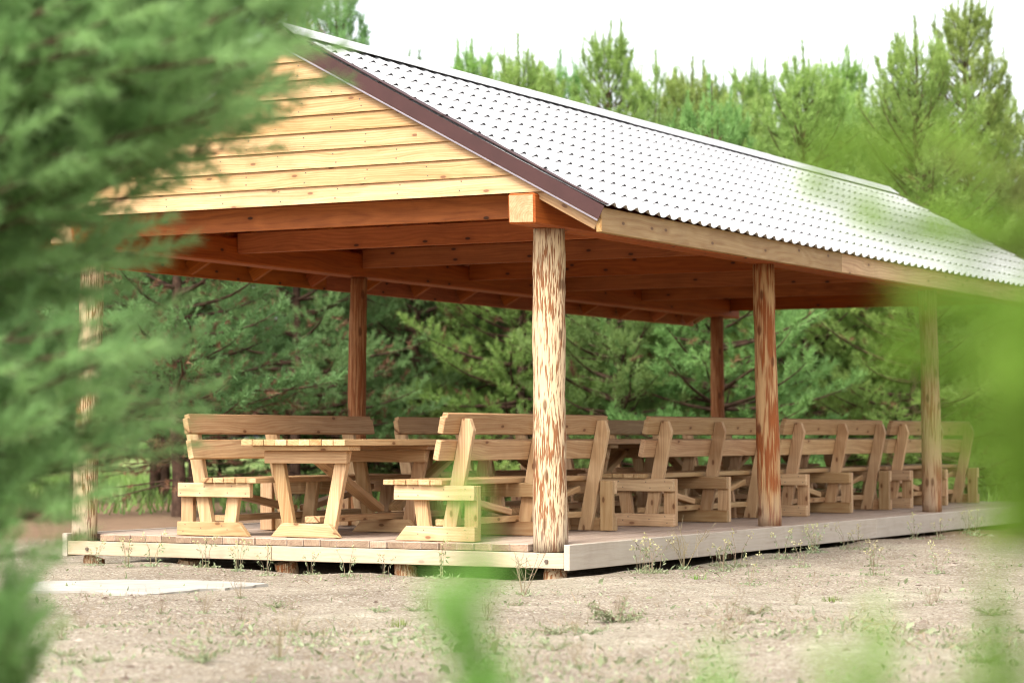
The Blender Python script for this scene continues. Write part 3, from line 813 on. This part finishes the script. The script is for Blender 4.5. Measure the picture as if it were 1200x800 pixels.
    cv = (np.concatenate([cv[0], cw[0]]), np.concatenate([cv[1], cw[1] + len(cv[0])]), np.concatenate([cv[2], cw[2]]), np.concatenate([cv[3], cw[3]]))
    return tubes(TB_, 6), cv

def pine_object(name, data, mat, at_, rot=0, scale=1.):
    (tv, tf), (cv, cf, ct, cm) = data
    root = empty(name, at_, rot); root.scale = (scale,) * 3
    link_mesh('trunk', np_mesh('trunk', tv, tf), M['bark'], root, smooth=True)
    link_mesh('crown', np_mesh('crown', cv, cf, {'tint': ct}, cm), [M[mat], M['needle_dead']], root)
    return root
variants = [
    (pine(11, 6.6, 1.5, 2.1, deadamt=.45, shape=.55), 'needle_blue'),
    (pine(12, 7.2, 1.0, 2.2, deadamt=.38, shape=.6), 'needle_blue'),
    (pine(13, 6.4, .45, 2.1, deadamt=.22, shape=.6), 'needle_mid'),
    (pine(14, 7.0, .5, 2.2, deadamt=.15, shape=.47), 'needle_yel'),
    (pine(15, 5.0, .3, 1.9, deadamt=.08, shape=.55), 'needle_mid'),
    (pine(16, 7.8, .8, 2.0, deadamt=.10, lead=.5, shape=.45), 'needle_yel'),
]
protos = [None] * len(variants)
GP = 'young pines standing behind the pavilion'
def put_pine(v, lat, dep, sc, lab, rot=None, group=GP):
    rot = random.uniform(0, 6.28) if rot is None else rot
    p = loc(lat, dep, 0)
    if protos[v] is None:
        protos[v] = o = pine_object('pine_tree', variants[v][0], variants[v][1], p, rot, sc)
    else:
        o = copy_tree(protos[v]); o.location = p; o.rotation_euler = (0, 0, rot); o.scale = (sc,) * 3
    tag(o, lab, 'pine tree', group)
    return o
# (variant, metres right, metres ahead, scale, label)
TREES = [
 (0, -6.6, 36.5, 1.06, 'blue-green pine with dark bare trunk at the left edge behind the blurred branch'),
 (0, -4.9, 37.5, 1.0, 'blue-green pine whose bare dark trunk stands just right of the left front post'),
 (1, -3.2, 36.0, .95, 'blue-green pine with drooping brown dead twigs above the nearest left bench'),
 (0, -1.6, 38.0, .98, 'blue-green pine with rusty needles just behind the dark second left post'),
 (3, .1, 36.5, .93, 'yellow-green bushy pine framed between the dark left post and the pale front post'),
 (4, 1.55, 35.0, 1.0, 'short rounded pine right behind the pale front post'),
 (4, 3.0, 34.5, 1.1, 'short leafy pine framed between the pale front post and the far left post'),
 (3, 4.6, 38.0, .95, 'yellow-green pine framed just left of the reddish log post'),
 (3, 6.2, 37.0, .98, 'yellow-green pine framed just right of the reddish log post'),
 (5, 7.35, 39.0, .98, 'tallest yellow-green pine with upright candles at the right, rising near the top edge'),
 (3, 9.0, 37.5, 1.0, 'yellow-green pine at the right edge behind the blurred sprig'),
 (1, -4.2, 30.5, .98, 'large blue-green pine at upper left beyond the gable, seen through the blurred branch'),
 (1, -3.0, 41.0, 1.16, 'pine whose feathery top shows against the sky just right of the roof apex'),
 (5, -.75, 44.0, .98, 'slim pine top poking over the ridge nearest to the roof apex'),
 (3, .35, 43.0, 1.03, 'bushy pine top over the left half of the ridge'),
 (2, 1.15, 44.5, 1.16, 'darker pine top left of the crown of candles over the ridge'),
 (5, 1.75, 43.0, 1.0, 'pine top with a crown of tall upright candles over the middle of the ridge'),
 (3, 2.7, 45.0, 1.08, 'pale pine top right of the crown of candles over the ridge'),
 (2, 3.6, 43.0, 1.10, 'darker green pine top over the right half of the ridge'),
 (5, 4.4, 44.0, .94, 'slender pine top over the right half of the ridge, left of its end'),
 (3, 5.3, 43.0, 1.0, 'bushy pine top just above the far end of the ridge'),
 (5, 6.2, 45.0, .98, 'slender pine top just beyond the far end of the ridge'),
 (2, 7.0, 43.0, 1.1, 'dark pine in the second row left of the tallest right-hand pine'),
 (3, 9.3, 46.0, 1.02, 'tall pine in the second row right of the tallest right-hand pine'),
 (3, 3.15, 42.0, 1.0, 'pale green pine top over the middle of the ridge, just left of the darker one'),
 (5, -3.9, 42.0, 1.08, 'pine top just left of the roof apex, mostly behind the blurred branch'),
 (3, -1.6, 43.5, 1.02, 'pale green pine top close right of the feathery top by the apex'),
 (3, 5.75, 42.5, .98, 'yellow-green bushy top over the far end of the ridge, right of another bushy one'),
 (3, 6.7, 41.5, .9, 'low yellow-green pine beyond the far roof verge'),
 (4, -5.2, 43.0, .5, 'small bushy pine in the gap right of the left front post'),
 (4, -3.6, 42.0, .45, 'small bushy pine seen low between the dark trunks at left'),
 (4, -2.0, 42.5, .5, 'small bushy pine seen low beyond the nearest table'),
 (2, -1.0, 40.5, .95, 'mid-green pine filling the gap right of the dark second left post'),
 (3, 1.0, 40.0, .9, 'yellow-green pine in the gap just left of the pale front post'),
 (2, 2.3, 40.0, .95, 'mid-green pine in the gap just right of the pale front post'),
 (3, 3.9, 40.5, .92, 'yellow-green pine in the gap left of the far left post'),
 (2, 5.5, 40.5, .95, 'mid-green pine right behind the reddish log post'),
 (0, -5.8, 40.5, 1.0, 'blue-green pine right behind the left front post'),
 (0, -2.5, 40.5, .95, 'blue-green pine behind the left end of the nearest left bench'),
 (1, -6.2, 42.0, 1.1, 'rear pine at far left, hidden low down by the blurred branch'),
]
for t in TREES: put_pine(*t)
# far wood that closes the gaps: one mass
Vs = []; Fs = []; Ts = []; n0 = 0
r_ = np.random.default_rng(77)
for k_ in range(46):
    v = variants[r_.integers(0, 6)][0][1]
    keep = np.repeat(r_.random(len(v[1])) < .45, 3)
    a = r_.uniform(0, 6.28); s = r_.uniform(.95, 1.25); p = loc(-24 + 48 * (k_ % 23) / 22 + r_.uniform(-.8, .8), (62 if k_ < 23 else 72) + r_.uniform(-3, 3), 0)
    q = v[0][keep] * s; q = np.stack([q[:, 0] * math.cos(a) - q[:, 1] * math.sin(a) + p.x, q[:, 0] * math.sin(a) + q[:, 1] * math.cos(a) + p.y, q[:, 2] * .86], 1)
    Vs.append(q); Ts.append(v[2][keep])
V = np.concatenate(Vs)
tag(link_mesh('distant_wood', np_mesh('distant_wood', V, np.arange(len(V)).reshape(-1, 3), {'tint': np.concatenate(Ts)}), M['needle_mid']), 'far mass of pines closing the gaps between the trees behind the pavilion', 'wood', kind='stuff')

# ------------------------------------------------------------------ the near, blurred pines
NEAR_T = [shoot_template(70, .13, .055, .0035, s, 60, 30) for s in (21, 22, 23)]
def branchy(root, name_mat, branches, seed, tmpl, step=.075, side=.35, tone=.5, shoot=1., stem_r=.008, dens=1.):
    """branches: list of polylines (world points relative to root)"""
    r_ = np.random.default_rng(seed); TB_ = []; P = []; D = []; S = []; T = []
    dens0 = dens
    for pl in branches:
        dens = dens0
        if isinstance(pl[0], float): dens = pl[0]; pl = pl[1:]
        pl = np.asarray(pl, float)
        t = np.linspace(0, 1, len(pl)); tt = np.linspace(0, 1, 14)
        c_ = np.stack([np.interp(tt, t, pl[:, j]) for j in range(3)], 1)
        c_[1:-1] = (c_[:-2] + 2 * c_[1:-1] + c_[2:]) / 4
        c_ += r_.normal(0, .004, c_.shape)
        L_ = np.linalg.norm(np.diff(c_, axis=0), axis=1).sum(); d_ = np.gradient(c_, axis=0); d_ /= np.linalg.norm(d_, axis=1)[:, None]
        TB_.append((c_, np.linspace(stem_r, stem_r * .3, 14)))
        s_ = .12 * L_; sd = 1
        tn = tone + r_.normal(0, .12)
        while s_ <= L_:
            f = s_ / L_; q = np.array([np.interp(f, tt, c_[:, j]) for j in range(3)]); dq = np.array([np.interp(f, tt, d_[:, j]) for j in range(3)])
            sd = -sd; hz = np.cross(dq, [0, 0, 1]); hz /= np.linalg.norm(hz) + 1e-6; vz = np.cross(hz, dq)
            a_ = r_.uniform(-1, 1)
            td = dq * .8 + sd * hz * (.7 * math.cos(a_)) + vz * (.7 * math.sin(a_) + .2); td /= np.linalg.norm(td)
            tl = max(.0, (1 - f)) * side * L_ * r_.uniform(.6, 1.2)
            TB_.append((np.array([q, q + td * (tl + .02)]), [stem_r * .35, stem_r * .2]))
            m_ = int(tl / (step * 1.1)) + 1
            for j in range(m_):
                if r_.random() > dens: continue
                g = (j + .6) / m_
                P.append(q + td * tl * g); D.append(td + r_.normal(0, .35, 3) + np.array([0, 0, .25])); S.append(shoot * r_.uniform(.75, 1.2)); T.append(tn + r_.normal(0, .1))
            s_ += step * r_.uniform(.8, 1.2)
        P.append(c_[-1]); D.append(d_[-1]); S.append(shoot * 1.15); T.append(tn + .15)
    cv, cf, ct, cm = scatter(tmpl, P, D, S, np.array(T), r_)
    return tubes(TB_, 5), (cv, cf, ct)
def near_plant(name, at_, mat, branches, seed, tmpl, label, cat, group=None, **k):
    root = empty(name, at_)
    br = [[p if isinstance(p, float) else Vector(p) - Vector(at_) for p in pl] for pl in branches]
    (tv, tf), (cv, cf, ct) = branchy(root, mat, br, seed, tmpl, **k)
    link_mesh('trunk', np_mesh('trunk', tv, tf), M['bark'], root, smooth=True)
    link_mesh('needles', np_mesh('needles', cv, cf, {'tint': ct}), M[mat], root)
    return tag(root, label, cat, group)
# left pine: stands just outside the picture, its branches reach in
LX, LDp = -2.15, 7.0
base = loc(LX, LDp)
def L(lat, dep, z): return loc(lat, dep, z)
KQ = 7.0 / 5.5
br = []
zs_ = [.70, .76, .84, .99, 1.11, 1.23, 1.34, 1.42, 1.50, 1.557, 1.63, 1.7, 1.81, 2.0, 2.4]
ls_ = [-1.12, -1.05, -.98, -.87, -.77, -.88, -.90, -.79, -.92, -.96, -.76, -.62, -.53, -.52, -.55]
r_ = np.random.default_rng(8)
for k_ in range(74):
    z1 = .72 + 1.6 * (k_ + r_.random()) / 74; l1 = KQ * (np.interp(z1, zs_, ls_) - abs(r_.normal(0, .20))); d1 = 7.0 + r_.uniform(-.7, .7)
    z1 = 1.01 + (z1 - 1.01) * KQ; z0 = z1 - r_.uniform(.08, .42)
    br.append([L(LX, LDp, z0), L(LX * .55 + l1 * .45, (LDp + d1) / 2, z0 * .6 + z1 * .4 - .02), L(l1, d1, z1)])
for k_ in range(40):
    z1 = 1.58 + .75 * (k_ + r_.random()) / 40; l1 = KQ * (np.interp(z1, zs_, ls_) + .02 - abs(r_.normal(0, .13))); d1 = 7.0 + r_.uniform(-.6, .6)
    z1 = 1.01 + (z1 - 1.01) * KQ; z0 = z1 - r_.uniform(.1, .5)
    br.append([L(LX, LDp, z0), L(LX * .45 + l1 * .55, (LDp + d1) / 2, z0 * .55 + z1 * .45 - .02), L(l1, d1, z1)])
near_plant('pine_tree', base, 'needle_fg', br, 31, NEAR_T, 'blurred dark green pine with branches reaching in from the left edge', 'pine tree', tone=.5, shoot=1.2, side=.40, step=.07, stem_r=.012)
ptree = [o for o in bpy.data.objects if o.get('label', '').startswith('blurred dark green pine')][0]
tv, tf = tubes([(np.array([[0, 0, -.05], [.02, .01, .8], [0, .03, 1.6], [.02, 0, 2.6], [.03, .02, 3.4]]), [.07, .06, .05, .035, .012])], 8)
link_mesh('trunk', np_mesh('trunk', tv, tf), M['bark'], ptree, smooth=True)
# lower-left sapling
b0 = loc(-1.12, 4.6)
near_plant('pine_sapling', b0, 'needle_mid', [[L(-1.12, 4.6, -.02), L(-1.10, 4.6, .35), L(-1.04, 4.6, .72)], [L(-1.12, 4.6, .3), L(-1.0, 4.55, .5), L(-.92, 4.5, .66)], [L(-1.12, 4.6, .2), L(-1.0, 4.6, .42), L(-.91, 4.6, .58)], [L(-1.12, 4.6, .4), L(-1.02, 4.7, .6), L(-.94, 4.7, .70)]],
           32, NEAR_T, 'blurred dark green pine sapling low in the bottom left corner', 'sapling', tone=.1, shoot=.75, step=.018, side=.3, stem_r=.006)
# right pine, very close and bright
BR_T = [shoot_template(64, .07, .045, .0052, s, 60, 28) for s in (41, 42)]
bR = loc(.66, 1.75)
brs = []
for (l1, d1, z1, dn) in [(.345, 1.65, 1.09, 1.), (.35, 1.6, 1.05, 1.), (.345, 1.7, 1.02, 1.), (.36, 1.55, .99, 1.), (.37, 1.65, .965, 1.), (.37, 1.7, 1.075, 1.), (.36, 1.5, 1.035, 1.), (.38, 1.6, 1.00, 1.),
                     (.385, 1.6, .95, 1.), (.39, 1.5, .98, 1.), (.37, 1.6, 1.065, 1.), (.36, 1.65, 1.005, 1.), (.375, 1.55, .975, 1.), (.40, 1.6, 1.03, 1.), (.385, 1.7, 1.05, 1.), (.40, 1.65, .99, 1.), (.42, 1.6, 1.01, 1.), (.42, 1.55, 1.06, 1.), (.31, 1.7, 1.055, .3), (.295, 1.6, 1.085, .22), (.27, 1.9, 1.17, .15), (.30, 1.7, 1.145, .22), (.33, 1.8, 1.20, .3), (.37, 1.7, 1.15, .4), (.265, 1.75, 1.21, .15)]:
    z0 = z1 - .06
    brs.append([dn, L(.66, 1.75, z0), L(.52, (1.75 + d1) / 2, (z0 + z1) / 2 - .01), L(l1 + .028, d1, z1)])
for q in range(26):
    z1 = .93 + .16 * (q + .5) / 26 + r_.uniform(-.01, .01); d1 = r_.uniform(1.45, 1.75); l1 = (.365 + r_.uniform(0, .08) + .9 * abs(z1 - 1.02) ** 1.3) * d1 / 1.62
    brs.append([1., L(.66, 1.75, z1 - .06), L(.54, (1.75 + d1) / 2, z1 - .035), L(l1, d1, z1)])
brs.append([L(.66, 1.75, -.02), L(.66, 1.75, .5), L(.67, 1.75, 1.0), L(.66, 1.75, 1.45)])
near_plant('pine_tree', bR, 'needle_bright', brs, 33, BR_T, 'strongly blurred bright green pine filling the right edge close to the lens', 'pine tree', tone=.5, shoot=.8, step=.024, side=.25, stem_r=.004)
# tips of little pines along the bottom edge
GS = 'bright blurred saplings along the bottom edge'
for (l1, d1, z1, l0, sc, lab, sd_) in [
    (-.035, 1.70, .945, .02, .36, 'pale green blurred sapling tip rising in front of the deck near the middle', 51),
    (.135, 1.55, .835, .14, .38, 'lowest bright green sapling tip at the bottom edge, right of the middle', 52),
    (.235, 1.60, .853, .25, .48, 'bright green blurred sapling tip at the bottom, left of the corner one', 53),
    (.335, 1.65, .865, .33, .52, 'bright green blurred sapling tip in the bottom right corner', 54)]:
    p0 = loc(l0, d1)
    b_ = [[L(l0, d1, -.02), L(l0 + .01, d1, .4), L((l0 + l1) / 2 + .004, d1, z1 - .22), L(l1, d1, z1)]]
    for q in range(2):
        zq = z1 - .07 - .06 * q; lm = l0 + (l1 - l0) * .85
        b_.append([L(lm, d1, zq - .06), L(lm + (.008 if q % 2 else -.008), d1 - .01, zq - .02), L(lm + (.016 if q % 2 else -.016), d1 - .015, zq + .02)])
    near_plant('pine_sapling', p0, 'needle_pale', b_, sd_, BR_T, lab, 'sapling', GS, tone=.55, shoot=sc, step=.0115, side=.008, stem_r=.0025)

# ------------------------------------------------------------------ weeds and litter on the sand
def blades(n_, h, spread, w_, r_, lean=.5):
    V = []; 
    for k_ in range(n_):
        a = r_.uniform(0, 6.28); rr = spread * math.sqrt(r_.random()); p = np.array([rr * math.cos(a), rr * math.sin(a), 0.])
        hh = h * r_.uniform(.5, 1.1); ld = np.array([math.cos(a), math.sin(a), 0.]) * lean * hh * r_.uniform(.2, 1.2)
        s = np.array([-math.sin(a + r_.normal()), math.cos(a), 0]) * w_ / 2
        V += [p - s, p + s, p + ld + np.array([0, 0, hh])]
    return np.array(V)
def disc_leaf(c, d, l, w_, r_):
    d = d / np.linalg.norm(d); s = np.cross(d, r_.normal(size=3)); s /= np.linalg.norm(s)
    return [c, c + d * l * .5 + s * w_ / 2, c + d * l, c, c + d * l, c + d * l * .5 - s * w_ / 2]
def weed_mesh(kind, seed):
    r_ = np.random.default_rng(seed); TB_ = []; tri = [[], []]   # slot 1, slot 2 triangles
    if kind == 'grass_tuft': tri[0] += list(blades(60, .055, .07, .005, r_, .6)); TB_.append((np.array([[0, 0, -.02], [0, 0, .01]]), [.004, .003]))
    elif kind == 'flowering_weed':
        for k_ in range(r_.integers(3, 6)):
            a = r_.uniform(0, 6.28); h = r_.uniform(.13, .26); ln = r_.uniform(.15, .5)
            pts = np.array([[.02 * math.cos(a), .02 * math.sin(a), -.01], [ln * h * .4 * math.cos(a), ln * h * .4 * math.sin(a), h * .55], [ln * h * math.cos(a), ln * h * math.sin(a), h]])
            TB_.append((pts, [.0022, .0018, .0012]))
            for q in range(9):
                t = r_.uniform(.1, .9); c = pts[0] * (1 - t) + pts[2] * t
                tri[0] += disc_leaf(c, r_.normal(size=3) + [0, 0, .4], .035, .010, r_)
            for q in range(10): tri[1] += disc_leaf(pts[2] + r_.normal(0, .012, 3), r_.normal(size=3), .016, .013, r_)
        for q in range(30): tri[0] += disc_leaf(np.array([r_.normal(0, .05), r_.normal(0, .05), .005]), np.array([r_.normal(), r_.normal(), .6]), .04, .012, r_)
    elif kind == 'dry_weed':
        for k_ in range(r_.integers(6, 10)):
            a = r_.uniform(0, 6.28); h = r_.uniform(.16, .32); ln = r_.uniform(.1, .75)
            e = np.array([ln * h * math.cos(a), ln * h * math.sin(a), h]); m_ = e * .5 + r_.normal(0, .012, 3)
            TB_.append((np.array([[0, 0, -.01], m_, e]), [.003, .0022, .0012]))
            for q in range(4):
                t = r_.uniform(.4, .95); c = e * t; TB_.append((np.array([c, c + r_.normal(0, .04, 3) + [0, 0, .04]]), [.0014, .0008]))
        for q in range(26): tri[0] += disc_leaf(np.array([r_.normal(0, .04), r_.normal(0, .04), .005]), np.array([r_.normal(), r_.normal(), .8]), .05, .010, r_)
    else:                                     # leafy_weed: low spreading plant
        for k_ in range(16):
            a = r_.uniform(0, 6.28); l = r_.uniform(.12, .30); h = r_.uniform(.03, .13)
            e = np.array([l * math.cos(a), l * math.sin(a), h]); TB_.append((np.array([[0, 0, 0], e * .5 + [0, 0, .02], e]), [.003, .0022, .0012]))
            for q in range(20):
                t = r_.uniform(.15, 1); tri[0] += disc_leaf(e * t, r_.normal(size=3) + [0, 0, .4], .03, .013, r_)
    tv, tf = tubes(TB_, 4)
    t0 = np.array(tri[0]).reshape(-1, 3); t1 = np.array(tri[1]).reshape(-1, 3)
    V = np.concatenate([tv, t0, t1]); F0 = np.arange(len(t0)).reshape(-1, 3) + len(tv); F1 = np.arange(len(t1)).reshape(-1, 3) + len(tv) + len(t0)
    mi = np.concatenate([np.zeros(len(tf)), np.ones(len(F0)), np.full(len(F1), 2)]).astype(int)
    tint = np.concatenate([np.full(len(tv), .4), np.repeat(r_.random(len(F0)), 3), np.repeat(r_.random(len(F1)), 3)])
    return np_mesh(kind, V, [tf, F0, F1] if len(F1) else [tf, F0], {'tint': tint}, mi if len(F1) else mi)
WM = {'grass_tuft': 'weedgreen', 'flowering_weed': 'weed', 'dry_weed': 'weed', 'leafy_weed': 'weed'}
wcache = {}
def weed(kind, var, x, y, sc, lab, cat, group=None):
    k_ = (kind, var)
    if k_ not in wcache:
        o = link_mesh(kind, weed_mesh(kind, 100 + var * 7 + len(kind)), [M['drystalk'], M[WM[kind]], M['flower']])
        wcache[k_] = o
    else:
        o = wcache[k_].copy(); col.objects.link(o)
    o.location = (x, y, float(gh(np.array(x), np.array(y))) - .004); o.rotation_euler = (0, 0, random.uniform(0, 6.28)); o.scale = (sc,) * 3
    tag(o, lab, cat, group); return o
def gp(px_lat, dep): 
    p = loc(px_lat, dep); return p.x, p.y
weed('dry_weed', 0, *gp(.07, 15.5), 1.1, 'dry twiggy weed with a green base before the pale front post', 'weed')
weed('leafy_weed', 0, *gp(.60, 13.6), 1.0, 'low spreading green weed with reddish twigs on the sand right of the front post', 'weed')
weed('grass_tuft', 0, *gp(-.62, 13.2), 1.0, 'small green tuft on the sand below the nearest right bench', 'weed')
weed('grass_tuft', 1, *gp(1.30, 17.0), .9, 'small bright tuft on the sand at right, below the middle of the deck side', 'weed')
weed('grass_tuft', 2, *gp(2.0, 15.2), .9, 'small green tuft on open sand at right, nearer the viewer', 'weed')
weed('leafy_weed', 1, *gp(-1.35, 10.6), .7, 'low pale green weed at the bottom left of the sandy ground', 'weed')
weed('dry_weed', 1, *gp(-1.05, 11.0), .8, 'dry brown weed standing in the sand at bottom left', 'weed')
weed('dry_weed', 2, *gp(1.32, 18.6), 1.2, 'dry brown stalks leaning on the grey deck side left of the reddish post', 'weed')
GF = 'flowering weeds along the foot of the deck'
flw = [(-2.55, .0), (-2.95, .1), (-2.2, .05), (-1.9, -.1), (-1.6, .0), (-1.2, .08), (-3.1, -.2), (-3.4, .2), (-.9, -.05), (-.4, -.1)]
r_ = np.random.default_rng(5)
for k_, (xl, dy) in enumerate(flw):
    weed('flowering_weed', k_ % 4, xl - .4 - .1, -.14 - abs(dy) * 1.3, .75 + .4 * r_.random(), 'thin pale weed growing against the front edge of the deck', 'weed', 'weeds along the front edge of the deck')
for k_ in range(16):
    weed('flowering_weed', k_ % 4, .14 + abs(r_.normal(0, .28)), r_.uniform(.3, 8.5), .7 + .5 * r_.random(), 'thin weed with pale yellow flowers beside the grey deck side', 'weed', 'weeds beside the grey deck side')
for k_, (l, dp) in enumerate([(2.22, 18.6), (1.63, 16.6), (2.9, 19.5), (3.2, 18.2), (2.6, 17.4)]):
    weed('flowering_weed', k_ % 4, *gp(l, dp), .9, 'single pale-flowered weed standing on the open sand at right', 'weed', 'flowering weeds on the open sand')
for k_ in range(46):
    l = r_.uniform(-2.6, 2.8); dp = r_.uniform(10, 15.2)
    weed('dry_weed' if k_ % 3 else 'leafy_weed', 3 if k_ % 3 else 4, *gp(l * dp / 14, dp), r_.uniform(.25, .6), 'small sparse weed on the sandy foreground', 'weed', 'small weeds on the sandy foreground')
# litter, grit and tiny weeds nobody could count
def chips(n_, mat, name, label, cat, size, reg, z=.0, flat=.35, leafy=False, thin=False):
    r_ = np.random.default_rng(len(name) + n_)
    lat = r_.uniform(-1, 1, n_); dp = np.sqrt(r_.uniform(reg[0] ** 2, reg[1] ** 2, n_)); lat = lat * dp * .24
    cl = np.sin(lat * 2.1 + dp * 1.3) + np.sin(lat * 5 - dp * 2.2 + 1 + 2 * leafy + thin) * .7 + r_.normal(0, .6, n_)
    k_ = cl > -.2; lat, dp = lat[k_], dp[k_]; n_ = len(lat)
    x = CAM.x + RGT.x * lat + FWD.x * dp; y = CAM.y + RGT.y * lat + FWD.y * dp
    ok = ~((x < .05) & (x > -4.6) & (y > -.06)); x, y = x[ok], y[ok]; n_ = len(x)
    c = np.stack([x, y, gh(x, y) + z], 1)
    s = size * r_.lognormal(0, .45, n_)
    if leafy:
        d_ = r_.normal(size=(n_, 3)); d_[:, 2] = np.abs(d_[:, 2]) * .8 + .25; d_ /= np.linalg.norm(d_, axis=1)[:, None]
        sd = np.cross(d_, r_.normal(size=(n_, 3))); sd /= np.linalg.norm(sd, axis=1)[:, None]
        wq = .035 if thin else .2
        V = np.stack([c, c + d_ * s[:, None] * .5 + sd * s[:, None] * wq, c + d_ * s[:, None], c + d_ * s[:, None] * .5 - sd * s[:, None] * wq], 1).reshape(-1, 3)
        F = np.arange(len(V)).reshape(-1, 4); nv = 4
    else:
        tet = np.array([[1, 0, 0], [-.5, .8, 0], [-.5, -.8, 0], [0, 0, 1.]])
        a = r_.uniform(0, 6.28, n_); e = r_.uniform(.5, 1.6, n_)
        V = np.stack([np.stack([(t[0] * e * np.cos(a) - t[1] * np.sin(a)) * s, (t[0] * e * np.sin(a) + t[1] * np.cos(a)) * s, t[2] * s * flat * r_.uniform(.4, 1.6, n_)], 1) for t in tet], 1)
        V = (V + c[:, None]).reshape(-1, 3); b_ = np.arange(n_)[:, None] * 4
        F = np.concatenate([b_ + np.array(q)[None] for q in ((0, 1, 3), (1, 2, 3), (2, 0, 3))]); nv = 4
    o = link_mesh(name, np_mesh(name, V, F, {'tint': np.repeat(r_.random(n_), nv)}), M[mat])
    return tag(o, label, cat, kind='stuff')
chips(16000, 'chip', 'gravel', 'scattered grit, bark chips and twigs over the sandy ground', 'gravel', .010, (9, 24))
chips(9000, 'weed', 'ground_cover', 'tiny grey-green weeds sprinkled over the sandy ground', 'ground cover', .017, (9, 22), leafy=True)
chips(15000, 'drystalk', 'dry_grass', 'short dry grass stubble and straw lying over the sand', 'dry grass', .024, (9, 24), leafy=True, thin=True)
chips(9000, 'weed', 'ground_cover', 'tiny grey-green weeds thickening over the nearest sand', 'ground cover', .022, (9, 13), leafy=True)
chips(9000, 'drystalk', 'dry_grass', 'short brown straw lying over the nearest sand', 'dry grass', .030, (9, 13.5), leafy=True, thin=True)
# meadow grass beyond the trees and rough grass round the far end of the deck
n_ = 16000; r_ = np.random.default_rng(9)
lat = r_.uniform(-15, 17, n_); dp = r_.uniform(31, 60, n_)
x = CAM.x + RGT.x * lat + FWD.x * dp; y = CAM.y + RGT.y * lat + FWD.y * dp
ok = ~((x < .3) & (x > -5) & (y < 13.3)); x, y = x[ok], y[ok]; n_ = len(x)
hh = r_.uniform(.10, .32, n_); a = r_.uniform(0, 6.28, n_); wd = r_.uniform(.01, .025, n_); ld = r_.normal(0, .08, (n_, 2))
V = np.stack([np.stack([x - np.cos(a) * wd, y - np.sin(a) * wd, x * 0 - .01], 1), np.stack([x + np.cos(a) * wd, y + np.sin(a) * wd, x * 0 - .01], 1), np.stack([x + ld[:, 0], y + ld[:, 1], hh], 1)], 1).reshape(-1, 3)
tag(link_mesh('grass', np_mesh('grass', V, np.arange(len(V)).reshape(-1, 3), {'tint': np.repeat(r_.random(n_), 3)}), M['grass']), 'rough green grass under and beyond the pines', 'grass', kind='stuff')
